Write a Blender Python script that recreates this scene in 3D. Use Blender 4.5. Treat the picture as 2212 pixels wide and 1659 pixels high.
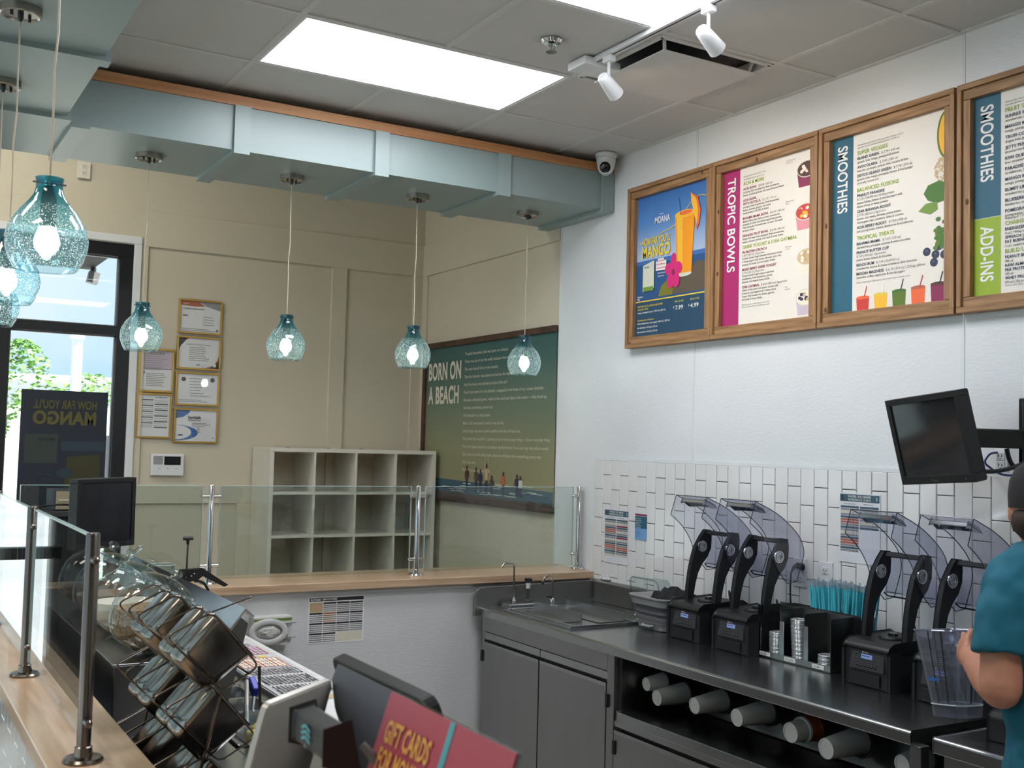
import bpy, math, random
from mathutils import Vector, Matrix
random.seed(7)
for _o in list(bpy.data.objects):
    bpy.data.objects.remove(_o)
scene = bpy.context.scene
COL = scene.collection
PI = math.pi

# ---------------------------------------------------------------- camera
YAW, PITCH, ROLL = math.radians(30.504), math.radians(3.2333), math.radians(1.4817)
CAM = Vector((0, 0, 1.75))
fw = Vector((math.sin(YAW) * math.cos(PITCH), math.cos(YAW) * math.cos(PITCH), math.sin(PITCH)))
rt = Vector((math.cos(YAW), -math.sin(YAW), 0))
up = rt.cross(fw)
rt, up = (rt * math.cos(ROLL) + up * math.sin(ROLL)), (up * math.cos(ROLL) - rt * math.sin(ROLL))
cam_data = bpy.data.cameras.new('camera')
cam_data.sensor_width = 36.0
cam_data.lens = 2372.0 / 2212.0 * 36.0
cam_data.clip_start = 0.05
cam_data.clip_end = 300
cam_data.dof.use_dof = True
cam_data.dof.focus_distance = 4.6
cam_data.dof.aperture_fstop = 8.0
cam = bpy.data.objects.new('camera', cam_data)
COL.objects.link(cam)
cam.matrix_world = Matrix(((rt.x, up.x, -fw.x, CAM.x), (rt.y, up.y, -fw.y, CAM.y), (rt.z, up.z, -fw.z, CAM.z), (0, 0, 0, 1)))
scene.camera = cam

# ---------------------------------------------------------------- world, sun, exposure
W_STR, SUN_STR = 1.0, 15.0
PANEL_STR, DINING_FILL, PENDANT_STR, SPOT_W, EXPO = 9.4, 11.0, 15.0, 5.0, 0.64
world = bpy.data.worlds.new('world')
scene.world = world
world.use_nodes = True
nt = world.node_tree
bg = nt.nodes['Background']
tc = nt.nodes.new('ShaderNodeTexCoord')
nz = nt.nodes.new('ShaderNodeTexNoise')
nz.inputs['Scale'].default_value = 5.0
nz.inputs['Detail'].default_value = 6.0
rp = nt.nodes.new('ShaderNodeValToRGB')
rp.color_ramp.elements[0].position = 0.40
rp.color_ramp.elements[0].color = (0.40, 0.58, 0.72, 1)
rp.color_ramp.elements[1].position = 0.62
rp.color_ramp.elements[1].color = (0.60, 0.68, 0.74, 1)
nt.links.new(tc.outputs['Generated'], nz.inputs['Vector'])
nt.links.new(nz.outputs['Fac'], rp.inputs['Fac'])
nt.links.new(rp.outputs['Color'], bg.inputs['Color'])
bg.inputs['Strength'].default_value = W_STR
sun_d = bpy.data.lights.new('sun', 'SUN')
sun_d.energy = SUN_STR
sun_d.angle = 0.01
sun_d.color = (1.0, 0.96, 0.88)
sun = bpy.data.objects.new('sun', sun_d)
COL.objects.link(sun)
sun.rotation_euler = (math.radians(20), 0, math.radians(25))
vs = scene.view_settings
vs.view_transform = 'Standard'
vs.look = 'None'
vs.gamma = 1.0
vs.use_curve_mapping = False
vs.exposure = EXPO
try:
    scene.cycles.transparent_max_bounces = 32
    scene.cycles.max_bounces = 8
    scene.cycles.sample_clamp_indirect = 4.0
    scene.cycles.caustics_reflective = False
    scene.cycles.caustics_refractive = False
except Exception:
    pass

# ---------------------------------------------------------------- materials
def lin(c):
    return tuple(((v / 255.0) / 12.92 if v <= 10.3 else ((v / 255.0 + 0.055) / 1.055) ** 2.4) for v in c)

MATS = {}
def mat(name, col, rough=0.5, metal=0.0, var=0.06, vscale=6.0, stretch=(1, 1, 1), bump=0.0, bscale=60.0, bstretch=None, spec=0.5, emit=0.0, ecol=None, coat=0.0, col2=None):
    m = bpy.data.materials.new(name)
    m.use_nodes = True
    t = m.node_tree
    b = t.nodes['Principled BSDF']
    c = lin(col)
    co = t.nodes.new('ShaderNodeTexCoord')
    mp = t.nodes.new('ShaderNodeMapping')
    mp.inputs['Scale'].default_value = stretch
    n = t.nodes.new('ShaderNodeTexNoise')
    n.inputs['Scale'].default_value = vscale
    n.inputs['Detail'].default_value = 5.0
    t.links.new(co.outputs['Object'], mp.inputs['Vector'])
    t.links.new(mp.outputs['Vector'], n.inputs['Vector'])
    r = t.nodes.new('ShaderNodeValToRGB')
    r.color_ramp.elements[0].position = 0.3
    r.color_ramp.elements[1].position = 0.7
    d = lin(col2) if col2 else tuple(x * (1 - var * 2) for x in c)
    r.color_ramp.elements[0].color = (*d, 1)
    r.color_ramp.elements[1].color = (*(min(1, x * (1 + var)) for x in c), 1)
    t.links.new(n.outputs['Fac'], r.inputs['Fac'])
    t.links.new(r.outputs['Color'], b.inputs['Base Color'])
    b.inputs['Roughness'].default_value = rough
    b.inputs['Metallic'].default_value = metal
    b.inputs['Specular IOR Level'].default_value = spec
    if coat:
        b.inputs['Coat Weight'].default_value = coat
    if bump:
        mp2 = t.nodes.new('ShaderNodeMapping')
        mp2.inputs['Scale'].default_value = bstretch or stretch
        n2 = t.nodes.new('ShaderNodeTexNoise')
        n2.inputs['Scale'].default_value = bscale
        n2.inputs['Detail'].default_value = 3.0
        bp = t.nodes.new('ShaderNodeBump')
        bp.inputs['Strength'].default_value = bump
        bp.inputs['Distance'].default_value = 0.01
        t.links.new(co.outputs['Object'], mp2.inputs['Vector'])
        t.links.new(mp2.outputs['Vector'], n2.inputs['Vector'])
        t.links.new(n2.outputs['Fac'], bp.inputs['Height'])
        t.links.new(bp.outputs['Normal'], b.inputs['Normal'])
    if emit:
        b.inputs['Emission Color'].default_value = (*(lin(ecol) if ecol else c), 1)
        b.inputs['Emission Strength'].default_value = emit
    MATS[name] = m
    return m

def glass(name, tint=(255, 255, 255), r0=0.05, rough=0.0, edge=(255, 255, 255), speck=None, gradz=None, milk=0.0):
    """thin clear sheet: light goes straight through, tinted, and mirrors more at grazing angles"""
    m = bpy.data.materials.new(name)
    m.use_nodes = True
    t = m.node_tree
    for x in list(t.nodes):
        if x.type != 'OUTPUT_MATERIAL':
            t.nodes.remove(x)
    out = t.nodes['Material Output']
    lw = t.nodes.new('ShaderNodeLayerWeight')
    lw.inputs['Blend'].default_value = 0.5
    pw = t.nodes.new('ShaderNodeMath'); pw.operation = 'POWER'; pw.inputs[1].default_value = 5.0
    ml = t.nodes.new('ShaderNodeMath'); ml.operation = 'MULTIPLY_ADD'; ml.inputs[1].default_value = 1 - r0; ml.inputs[2].default_value = r0
    t.links.new(lw.outputs['Facing'], pw.inputs[0]); t.links.new(pw.outputs[0], ml.inputs[0])
    tr = t.nodes.new('ShaderNodeBsdfTransparent')
    gl = t.nodes.new('ShaderNodeBsdfGlossy'); gl.inputs['Roughness'].default_value = rough
    gl.inputs['Color'].default_value = (1, 1, 1, 1)
    mx = t.nodes.new('ShaderNodeMixRGB')
    mx.inputs['Color1'].default_value = (*lin(tint), 1)
    mx.inputs['Color2'].default_value = (*lin(edge), 1)
    p2 = t.nodes.new('ShaderNodeMath'); p2.operation = 'POWER'; p2.inputs[1].default_value = 3.0
    t.links.new(lw.outputs['Facing'], p2.inputs[0]); t.links.new(p2.outputs[0], mx.inputs['Fac'])
    colour = mx.outputs['Color']
    if gradz:                                   # the glass itself is dyed: colour at the neck, clear at the rim
        co = t.nodes.new('ShaderNodeTexCoord'); sp = t.nodes.new('ShaderNodeSeparateXYZ')
        mr = t.nodes.new('ShaderNodeMapRange'); mr.inputs['From Min'].default_value = gradz[0]; mr.inputs['From Max'].default_value = gradz[1]
        t.links.new(co.outputs['Object'], sp.inputs[0]); t.links.new(sp.outputs['Z'], mr.inputs['Value'])
        m3 = t.nodes.new('ShaderNodeMixRGB'); m3.blend_type = 'MULTIPLY'
        m3.inputs['Color2'].default_value = (*lin(gradz[2]), 1)
        t.links.new(mr.outputs[0], m3.inputs['Fac']); t.links.new(colour, m3.inputs['Color1'])
        colour = m3.outputs['Color']
    t.links.new(colour, tr.inputs['Color'])
    ms = t.nodes.new('ShaderNodeMixShader')
    t.links.new(ml.outputs[0], ms.inputs[0]); t.links.new(tr.outputs[0], ms.inputs[1]); t.links.new(gl.outputs[0], ms.inputs[2])
    last = ms.outputs[0]
    if milk:                                    # scuffed plastic scatters a little light
        df = t.nodes.new('ShaderNodeBsdfDiffuse' if milk > 0 else 'ShaderNodeBsdfTranslucent'); df.inputs['Color'].default_value = (.5, .52, .58, 1) if milk > 0 else (.35, .75, .85, 1)
        mk_ = t.nodes.new('ShaderNodeMixShader'); mk_.inputs[0].default_value = abs(milk)
        t.links.new(last, mk_.inputs[1]); t.links.new(df.outputs[0], mk_.inputs[2]); last = mk_.outputs[0]
    if speck:                                   # seeds and bubbles inside the glass scatter light
        co2 = t.nodes.new('ShaderNodeTexCoord')
        vo = t.nodes.new('ShaderNodeTexVoronoi'); vo.inputs['Scale'].default_value = speck[0]
        t.links.new(co2.outputs['Object'], vo.inputs['Vector'])
        ls = t.nodes.new('ShaderNodeMath'); ls.operation = 'LESS_THAN'; ls.inputs[1].default_value = speck[1]
        t.links.new(vo.outputs['Distance'], ls.inputs[0])
        sz = t.nodes.new('ShaderNodeSeparateXYZ'); t.links.new(co2.outputs['Object'], sz.inputs[0])
        lt = t.nodes.new('ShaderNodeMath'); lt.operation = 'LESS_THAN'; lt.inputs[1].default_value = speck[2]
        t.links.new(sz.outputs['Z'], lt.inputs[0])
        mu = t.nodes.new('ShaderNodeMath'); mu.operation = 'MULTIPLY'; t.links.new(ls.outputs[0], mu.inputs[0]); t.links.new(lt.outputs[0], mu.inputs[1])
        mu2 = t.nodes.new('ShaderNodeMath'); mu2.operation = 'MULTIPLY'; mu2.inputs[1].default_value = 0.55; t.links.new(mu.outputs[0], mu2.inputs[0])
        tl = t.nodes.new('ShaderNodeBsdfTranslucent'); tl.inputs['Color'].default_value = (0.9, 0.97, 1, 1)
        m2 = t.nodes.new('ShaderNodeMixShader')
        t.links.new(mu2.outputs[0], m2.inputs[0]); t.links.new(last, m2.inputs[1]); t.links.new(tl.outputs[0], m2.inputs[2])
        last = m2.outputs[0]
    t.links.new(last, out.inputs['Surface'])
    MATS[name] = m
    return m

def glow(name, col, strength):
    m = bpy.data.materials.new(name)
    m.use_nodes = True
    t = m.node_tree
    b = t.nodes['Principled BSDF']
    b.inputs['Base Color'].default_value = (*lin(col), 1)
    b.inputs['Emission Color'].default_value = (*lin(col), 1)
    b.inputs['Emission Strength'].default_value = strength
    MATS[name] = m
    return m

mat('frp', (226, 228, 229), 0.32, var=0.02, vscale=1.5, bump=0.14, bscale=45, bstretch=(1, 1, 2.2))
mat('frp_grey', (212, 212, 212), 0.4, var=0.03, vscale=2, bump=0.2, bscale=95, bstretch=(0.35, 1, 2.6))
mat('trim_white', (222, 225, 226), 0.35, var=0.02)
mat('cream', (204, 195, 174), 0.55, var=0.02, vscale=1.2, bump=0.04, bscale=120)
mat('soffit', (138, 154, 151), 0.36, var=0.02, vscale=1.0)
mat('ceil_tile', (206, 204, 200), 0.8, var=0.02, vscale=2.0, bump=0.1, bscale=220)
mat('ceil_grid', (212, 210, 206), 0.5, var=0.02)
mat('plenum', (30, 30, 30), 0.9)
mat('dining_ceiling', (120, 118, 112), 0.9)
mat('floor', (178, 174, 168), 0.16, var=0.05, vscale=2)
mat('steel', (178, 179, 178), 0.24, 1.0, var=0.03, vscale=4, stretch=(4, 1, 4), bump=0.004, bscale=90, bstretch=(14, .6, 14))
mat('steel_soft', (160, 160, 158), 0.34, 1.0, var=0.02, vscale=2, stretch=(6, 6, 1))
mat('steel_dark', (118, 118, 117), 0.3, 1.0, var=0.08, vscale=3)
mat('steel_bright', (205, 208, 212), 0.22, 1.0, var=0.04, vscale=5)
mat('chrome', (215, 215, 215), 0.1, 1.0, var=0.02)
mat('nickel', (170, 164, 156), 0.22, 1.0, var=0.05)
mat('bronze_post', (116, 109, 103), 0.25, 1.0, var=0.05)
mat('wire', (120, 108, 98), 0.22, 1.0, var=0.08)
mat('black', (14, 14, 16), 0.45, var=0.1)
mat('black_soft', (20, 21, 25), 0.62, var=0.1, bump=0.03, bscale=400)
mat('black_gloss', (12, 12, 14), 0.12, var=0.05)
mat('screen', (40, 40, 42), 0.07, var=0.02)  # base lightened from black to stand in for room reflections
mat('dark_grey', (48, 49, 52), 0.5, var=0.06)
mat('slate', (72, 75, 84), 0.5, var=0.05)
mat('mid_grey', (120, 120, 122), 0.5, var=0.05)
mat('tub_grey', (150, 150, 150), 0.5, var=0.03)
mat('glove_holder', (196, 196, 194), .4, var=.02)
mat('rubber_grey', (96, 96, 100), 0.6, var=0.04)
mat('white_plastic', (225, 226, 226), 0.35, var=0.02)
mat('ivory', (220, 214, 200), 0.35, var=0.02)
mat('paper', (236, 236, 236), 0.45, var=0.01)
mat('laminate', (228, 228, 232), 0.12, var=0.01)
mat('laminate_frame', (200, 196, 186), 0.45, var=0.02)
mat('silver_plastic', (190, 186, 178), 0.4, 0.3, var=0.03)
mat('wood_y', (166, 128, 88), 0.5, var=0.12, vscale=9, stretch=(9, 0.6, 9), col2=(126, 90, 56))
mat('wood_z', (166, 128, 88), 0.5, var=0.12, vscale=9, stretch=(9, 9, 0.6), col2=(126, 90, 56))
mat('knot', (86, 52, 28), 0.6)
mat('maple_y', (198, 170, 140), 0.28, var=0.08, vscale=7, stretch=(7, 0.5, 7), col2=(172, 142, 114), coat=0.2)
mat('maple_x', (198, 170, 140), 0.28, var=0.08, vscale=7, stretch=(0.5, 7, 7), col2=(172, 142, 114), coat=0.2)
mat('strip_wood', (184, 136, 92), 0.5, var=0.08, vscale=6, stretch=(0.4, 6, 6), col2=(168, 110, 66))
mat('walnut', (84, 58, 44), 0.55, var=0.1, vscale=10, col2=(58, 38, 28))
mat('tile', (232, 230, 228), 0.08, var=0.02, vscale=0.7, bump=0.03, bscale=9, coat=0.3)
mat('grout', (54, 54, 57), 0.8)
mat('gold', (205, 165, 88), 0.3, 0.85, var=0.05)
mat('fabric_black', (20, 20, 22), 0.9, var=0.15, vscale=30)
mat('lcd', (120, 140, 190), 0.3, emit=0.2, ecol=(130, 150, 205))
mat('teal_shirt', (14, 100, 120), 0.8, var=0.06, vscale=5, bump=0.05, bscale=500)
mat('skin', (196, 134, 106), 0.5, var=0.05, vscale=14)
mat('cap_dark', (32, 26, 28), 0.85, var=0.1, vscale=20)
mat('hair', (58, 36, 24), 0.7, var=0.15, vscale=60)
mat('trousers', (34, 36, 44), 0.85, var=0.08)
mat('shoe', (22, 22, 24), 0.6)
mat('red_sign', (168, 66, 80), 0.45, var=0.02)
mat('gold_print', (222, 160, 78), 0.5, var=0.02)
mat('aqua_print', (78, 156, 166), 0.5, var=0.02)
mat('cup_paper', (228, 226, 222), 0.5, var=0.02)
mat('cup_base', (248, 247, 244), 0.45, var=0.01)
mat('straw', (82, 196, 212), 0.3, var=0.05)
mat('lid_clear', (205, 208, 210), 0.12, 0.55, var=0.05)
mat('cable', (22, 24, 34), 0.5)
mat('blue_cable', (38, 48, 104), 0.4)
mat('blue_clip', (50, 62, 190), 0.4)
mat('yellow_food', (206, 180, 90), 0.6)
mat('sugar', (228, 216, 200), 0.8, var=0.03, vscale=200)
mat('oats', (158, 130, 98), 0.8, var=0.4, vscale=160, col2=(84, 58, 38))
mat('brown_food', (140, 104, 76), 0.8, var=0.2, vscale=90)
mat('brick_red', (150, 84, 64), 0.7)
for nm, c in dict(p_white=(240, 238, 234), p_black=(38, 38, 42), p_grey=(120, 118, 116), p_navy=(52, 66, 92), p_lime=(152, 180, 48), p_teal=(38, 98, 120), p_magenta=(172, 36, 104), p_plum=(140, 40, 84),
                  p_yellow=(236, 204, 60), p_deep=(34, 72, 98), p_sea=(40, 84, 132), p_orange=(246, 158, 30), p_amber=(250, 190, 50), p_peach=(240, 110, 60), p_rock=(96, 84, 70), p_moss=(124, 120, 40),
                  p_pink=(214, 40, 118), p_red=(206, 62, 56), p_rose=(226, 150, 160), p_lilac=(204, 190, 206), p_berry=(52, 54, 82), p_leaf=(72, 118, 44), p_leaf2=(116, 152, 60), p_oat=(214, 184, 140), p_choc=(86, 52, 44),
                  p_cream=(244, 232, 214), p_green=(96, 120, 40), p_slate=(66, 96, 110), p_sky=(120, 168, 214), p_steelblue=(64, 110, 176), p_foam=(214, 216, 196), p_sand=(86, 72, 60), p_offwhite=(214, 208, 190), p_rust=(184, 104, 82),
                  p_tan=(196, 170, 128), p_mid=(150, 148, 150)).items():
    mat(nm, c, 0.55, var=0.015)

def ramp_print(name, stops, axis='Z', lo=0.0, hi=1.0, rough=0.5):
    """ink that changes colour up the sheet (a printed picture's own colours)"""
    m = mat(name, (200, 200, 200), rough)
    t = m.node_tree
    b = t.nodes['Principled BSDF']
    co = t.nodes.new('ShaderNodeTexCoord'); sp = t.nodes.new('ShaderNodeSeparateXYZ')
    mr = t.nodes.new('ShaderNodeMapRange'); mr.inputs['From Min'].default_value = lo; mr.inputs['From Max'].default_value = hi
    r = t.nodes.new('ShaderNodeValToRGB')
    r.color_ramp.elements[0].position, r.color_ramp.elements[0].color = stops[0][0], (*lin(stops[0][1]), 1)
    r.color_ramp.elements[1].position, r.color_ramp.elements[1].color = stops[-1][0], (*lin(stops[-1][1]), 1)
    for p, c in stops[1:-1]:
        e = r.color_ramp.elements.new(p); e.color = (*lin(c), 1)
    t.links.new(co.outputs['Object'], sp.inputs[0]); t.links.new(sp.outputs[axis], mr.inputs['Value'])
    t.links.new(mr.outputs[0], r.inputs['Fac']); t.links.new(r.outputs['Color'], b.inputs['Base Color'])
    return m
glass('pane', (246, 250, 249), 0.012)
glass('guard', (240, 246, 245), 0.045)
glass('guard_edge', (150, 190, 185), 0.1)
glass('poly', (233, 235, 243), 0.06, edge=(176, 182, 200), milk=0.03)
glass('poly_pane', (214, 218, 228), 0.10, edge=(150, 156, 172))
glass('poly_edge', (96, 102, 124), 0.08, edge=(30, 34, 48))
glass('poly_jar', (204, 207, 220), 0.08, edge=(150, 156, 174), milk=0.14)
glass('clear_bin', (232, 240, 240), 0.07, edge=(190, 205, 205))
glass('wrapper', (236, 246, 248), 0.06, milk=0.25)
glass('jar_glass', (240, 244, 243), 0.08, edge=(190, 200, 200))
glass('shade_glass', (222, 242, 247), 0.06, edge=(60, 160, 182), speck=(260.0, 0.27, 0.155), gradz=(0.06, 0.20, (112, 204, 218)), milk=-0.07)
glass('frame_glass', (255, 255, 255), 0.04)

# ---------------------------------------------------------------- mesh helpers
ORG = {}
class MB:
    def __init__(s):
        s.v, s.f, s.m, s.cm = [], [], [], 0
    def add(s, vs_, fs, M=None):
        k = len(s.v)
        s.v += [tuple(M @ Vector(p)) if M else tuple(p) for p in vs_]
        for f in fs:
            s.f.append(tuple(i + k for i in f)); s.m.append(s.cm)
        return s
    def box(s, x0, x1, y0, y1, z0, z1, M=None):
        return s.add([(x0, y0, z0), (x1, y0, z0), (x1, y1, z0), (x0, y1, z0), (x0, y0, z1), (x1, y0, z1), (x1, y1, z1), (x0, y1, z1)],
                     [(0, 3, 2, 1), (4, 5, 6, 7), (0, 1, 5, 4), (1, 2, 6, 5), (2, 3, 7, 6), (3, 0, 4, 7)], M)
    def cbox(s, c, d, M=None):
        return s.box(c[0] - d[0] / 2, c[0] + d[0] / 2, c[1] - d[1] / 2, c[1] + d[1] / 2, c[2] - d[2] / 2, c[2] + d[2] / 2, M)
    def prism(s, poly, ax, a, b, M=None):
        def p(u, w, t):
            return {'x': (t, u, w), 'y': (u, t, w), 'z': (u, w, t)}[ax]
        n = len(poly)
        vs_ = [p(u, w, a) for u, w in poly] + [p(u, w, b) for u, w in poly]
        fs = [tuple(range(n)), tuple(range(2 * n - 1, n - 1, -1))] + [(i, (i + 1) % n, n + (i + 1) % n, n + i) for i in range(n)]
        return s.add(vs_, fs, M)
    def sheet(s, pts, M=None):
        return s.add(pts, [tuple(range(len(pts)))], M)
    def tube(s, pts, r, n=8, closed=False, M=None):
        pts = [Vector(p) for p in pts]
        N = len(pts)
        rr = r if isinstance(r, (list, tuple)) else [r] * N
        tang = []
        for i in range(N):
            a = pts[(i - 1) % N] if closed or i else pts[0]
            b = pts[(i + 1) % N] if closed or i < N - 1 else pts[-1]
            tang.append((b - a).normalized())
        u = tang[0].orthogonal().normalized()
        vs_ = []
        for i in range(N):
            t = tang[i]
            u = (u - t * u.dot(t)).normalized()
            w = t.cross(u)
            for k in range(n):
                a = 2 * PI * k / n
                vs_.append(pts[i] + (u * math.cos(a) + w * math.sin(a)) * rr[i])
        fs = []
        for i in range(N if closed else N - 1):
            j = (i + 1) % N
            for k in range(n):
                fs.append((i * n + k, i * n + (k + 1) % n, j * n + (k + 1) % n, j * n + k))
        if not closed:
            fs += [tuple(range(n - 1, -1, -1)), tuple((N - 1) * n + k for k in range(n))]
        return s.add(vs_, fs, M)
    def lathe(s, prof, n=24, M=None):
        vs_, idx = [], []
        for r, z in prof:
            if r < 1e-6:
                idx.append([len(vs_)] * n); vs_.append((0, 0, z))
            else:
                idx.append([len(vs_) + k for k in range(n)])
                vs_ += [(r * math.cos(2 * PI * k / n), r * math.sin(2 * PI * k / n), z) for k in range(n)]
        fs = []
        for a, b in zip(idx[:-1], idx[1:]):
            for k in range(n):
                q = []
                for i in (a[k], a[(k + 1) % n], b[(k + 1) % n], b[k]):
                    if i not in q: q.append(i)
                if len(q) > 2: fs.append(tuple(q))
        return s.add(vs_, fs, M)
    def loft(s, rings, cap=True, M=None):
        n = len(rings[0])
        vs_ = [p for r in rings for p in r]
        fs = []
        for i in range(len(rings) - 1):
            for k in range(n):
                fs.append((i * n + k, i * n + (k + 1) % n, (i + 1) * n + (k + 1) % n, (i + 1) * n + k))
        if cap:
            fs += [tuple(range(n - 1, -1, -1)), tuple((len(rings) - 1) * n + k for k in range(n))]
        return s.add(vs_, fs, M)
    def ball(s, c, r, n=12, M=None):
        r = r if isinstance(r, (list, tuple)) else (r, r, r)
        pr_ = [(math.sin(PI * i / (n // 2)), -math.cos(PI * i / (n // 2))) for i in range(n // 2 + 1)]
        T = Matrix.Translation(c) @ Matrix.Diagonal((r[0], r[1], r[2], 1))
        return s.lathe([(max(0, a) if 0 < i < len(pr_) - 1 else 0, b) for i, (a, b) in enumerate(pr_)], n, (M @ T) if M else T)
    def mesh(s, name, mats):
        me = bpy.data.meshes.new(name)
        me.from_pydata(s.v, [], s.f)
        for x in (mats if isinstance(mats, (list, tuple)) else [mats]):
            me.materials.append(MATS[x] if isinstance(x, str) else x)
        if any(s.m):
            me.polygons.foreach_set('material_index', s.m)
        return me
    def build(s, name, mats, parent=None, smooth=False, bevel=0.0, bseg=2, origin=None):
        o0 = ORG.get(parent, None) if parent else None
        if o0 is None:
            if origin is None:
                xs = [p[0] for p in s.v]; ys = [p[1] for p in s.v]; zs = [p[2] for p in s.v]
                origin = Vector(((min(xs) + max(xs)) / 2, (min(ys) + max(ys)) / 2, min(zs)))
            o0 = Vector(origin)
        s.v = [(p[0] - o0.x, p[1] - o0.y, p[2] - o0.z) for p in s.v]
        me = s.mesh(name, mats)
        if smooth:
            me.polygons.foreach_set('use_smooth', [True] * len(me.polygons))
            me.set_sharp_from_angle(angle=math.radians(38))
        ob = bpy.data.objects.new(name, me)
        COL.objects.link(ob)
        if parent:
            ob.parent = parent
        else:
            ob.location = o0
        ORG[ob] = o0
        if bevel:
            b = ob.modifiers.new('bevel', 'BEVEL'); b.width = bevel; b.segments = bseg; b.limit_method = 'ANGLE'
        return ob

def tag(o, label=None, cat=None, group=None, kind=None):
    if label: o['label'] = label
    if cat: o['category'] = cat
    if group: o['group'] = group
    if kind: o['kind'] = kind
    return o
def thing(name, label, cat, loc, group=None, kind=None):
    o = bpy.data.objects.new(name, None)
    o.empty_display_size = 0.05
    COL.objects.link(o)
    o.location = loc
    ORG[o] = Vector(loc)
    return tag(o, label, cat, group, kind)
def copy_tree(o, parent=None):
    c = o.copy(); COL.objects.link(c); c.parent = parent
    ORG[c] = ORG[o]
    for ch in list(o.children):
        copy_tree(ch, c)
    return c
def dup(root, loc, label=None, rotz=None):
    c = copy_tree(root); c.location = loc
    if label: c['label'] = label
    if rotz is not None: c.rotation_euler = (0, 0, rotz)
    return c
def bx(x0, x1, y0, y1, z0, z1):
    return MB().box(x0, x1, y0, y1, z0, z1)
def bez(p0, p1, p2, n=10):
    p0, p1, p2 = Vector(p0), Vector(p1), Vector(p2)
    return [p0 * (1 - t) ** 2 + p1 * 2 * t * (1 - t) + p2 * t * t for t in [i / n for i in range(n + 1)]]
def rrect(w, h, r, n=4, cx=0, cy=0):
    pts = []
    for (sx, sy, a0) in ((1, 1, 0), (-1, 1, 90), (-1, -1, 180), (1, -1, 270)):
        for i in range(n + 1):
            a = math.radians(a0 + 90 * i / n)
            pts.append((cx + sx * (w / 2 - r) + r * math.cos(a), cy + sy * (h / 2 - r) + r * math.sin(a)))
    return pts
def smooth_path(pts, r, n=5):
    """round the corners of a polyline"""
    pts = [Vector(p) for p in pts]
    out = [pts[0]]
    for a, b, c in zip(pts[:-2], pts[1:-1], pts[2:]):
        d1, d2 = (a - b), (c - b)
        q = min(r, d1.length * 0.45, d2.length * 0.45)
        out += bez(b + d1.normalized() * q, b, b + d2.normalized() * q, n)
    out.append(pts[-1])
    return out

# ---------------------------------------------------------------- flat print (lettering and pictures on sheets)
GL = {}
def glyphs(s, bold, res=2):
    k = (s, bold, res)
    if k not in GL:
        cu = bpy.data.curves.new('t', 'FONT')
        cu.body = s; cu.size = 1.0; cu.resolution_u = res; cu.fill_mode = 'FRONT'
        cu.offset = bold
        cu.space_character = 1 + bold * 1.6
        ob = bpy.data.objects.new('t', cu)
        me = bpy.data.meshes.new_from_object(ob)
        v = [(p.co.x, p.co.y) for p in me.vertices]
        f = [tuple(q.vertices) for q in me.polygons]
        bpy.data.objects.remove(ob); bpy.data.curves.remove(cu); bpy.data.meshes.remove(me)
        GL[k] = (v, f)
    return GL[k]
class Print:
    """a sheet with axes U (right) and V (up); shapes are collected by group and ink"""
    def __init__(s, o, U, V, base=0.0006):
        s.o, s.U, s.V = Vector(o), Vector(U).normalized(), Vector(V).normalized()
        s.N = s.U.cross(s.V); s.base = base
        s.g = {}; s.cur = 'print'; s.cnt = {}
    def P(s, u, v, L):
        return s.o + s.U * u + s.V * v + s.N * (s.base * L)
    def _m(s, ink):
        mb, mats = s.g.setdefault(s.cur, (MB(), []))
        if ink not in mats: mats.append(ink)
        mb.cm = mats.index(ink)
        return mb
    def poly(s, pts, ink, L=1):
        k = s.cnt[L] = s.cnt.get(L, 0) + 1          # overlapping inks never share a plane
        s._m(ink).sheet([s.P(u, v, L + (k % 30) * .03) for u, v in pts]); return s
    def rect(s, u0, v0, u1, v1, ink, L=1):
        return s.poly([(u0, v0), (u1, v0), (u1, v1), (u0, v1)], ink, L)
    def ell(s, u, v, ru, rv, ink, L=1, a0=0, a1=360, n=20):
        return s.poly([(u + ru * math.cos(math.radians(a0 + (a1 - a0) * i / n)), v + rv * math.sin(math.radians(a0 + (a1 - a0) * i / n))) for i in range(n if a1 - a0 == 360 else n + 1)], ink, L)
    def line(s, pts, w, ink, L=1):
        for (a, b), (c, d) in zip(pts[:-1], pts[1:]):
            q = Vector((c - a, d - b)); q = Vector((-q.y, q.x)).normalized() * w / 2
            s.poly([(a - q.x, b - q.y), (c - q.x, d - q.y), (c + q.x, d + q.y), (a + q.x, b + q.y)], ink, L)
        return s
    def text(s, u, v, h, txt, ink, bold=0.0, width=None, sx=1.0, align='L', down=False, maxw=None, mirror=False, L=3):
        vs_, fs = glyphs(txt, bold, 6 if h > .03 else 2)
        if not vs_: return 0
        k = h / 0.69
        x0 = min(p[0] for p in vs_); x1 = max(p[0] for p in vs_)
        kx = (width / (x1 - x0)) if width else k * sx
        if maxw and (x1 - x0) * kx > maxw: kx = maxw / (x1 - x0)
        w = (x1 - x0) * kx
        off = {'L': 0, 'C': -w / 2, 'R': -w}[align]
        mb = s._m(ink)
        pts = []
        for x, y in vs_:
            a, b = (x - x0) * kx + off, y * k
            if mirror: a = -a
            if down: a, b = b, -a
            pts.append(s.P(u + a, v + b, L))
        mb.add(pts, fs)
        return w
    def sel(s, name):
        s.cur = name; return s
    def build(s, parent):
        out = []
        for name, (mb, mats) in s.g.items():
            out.append(mb.build(name, mats, parent))
        return out

# ================================================================ THE SETTING
XW = 3.534            # face of the menu wall
YB = 7.335            # face of the far wall
ZC = 3.36             # kitchen ceiling
SB = 3.074            # underside of the boxed soffits

def structure(o, label, cat=None):
    return tag(o, label, cat or o.name.split('.')[0].replace('_', ' '), kind='structure')

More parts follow.
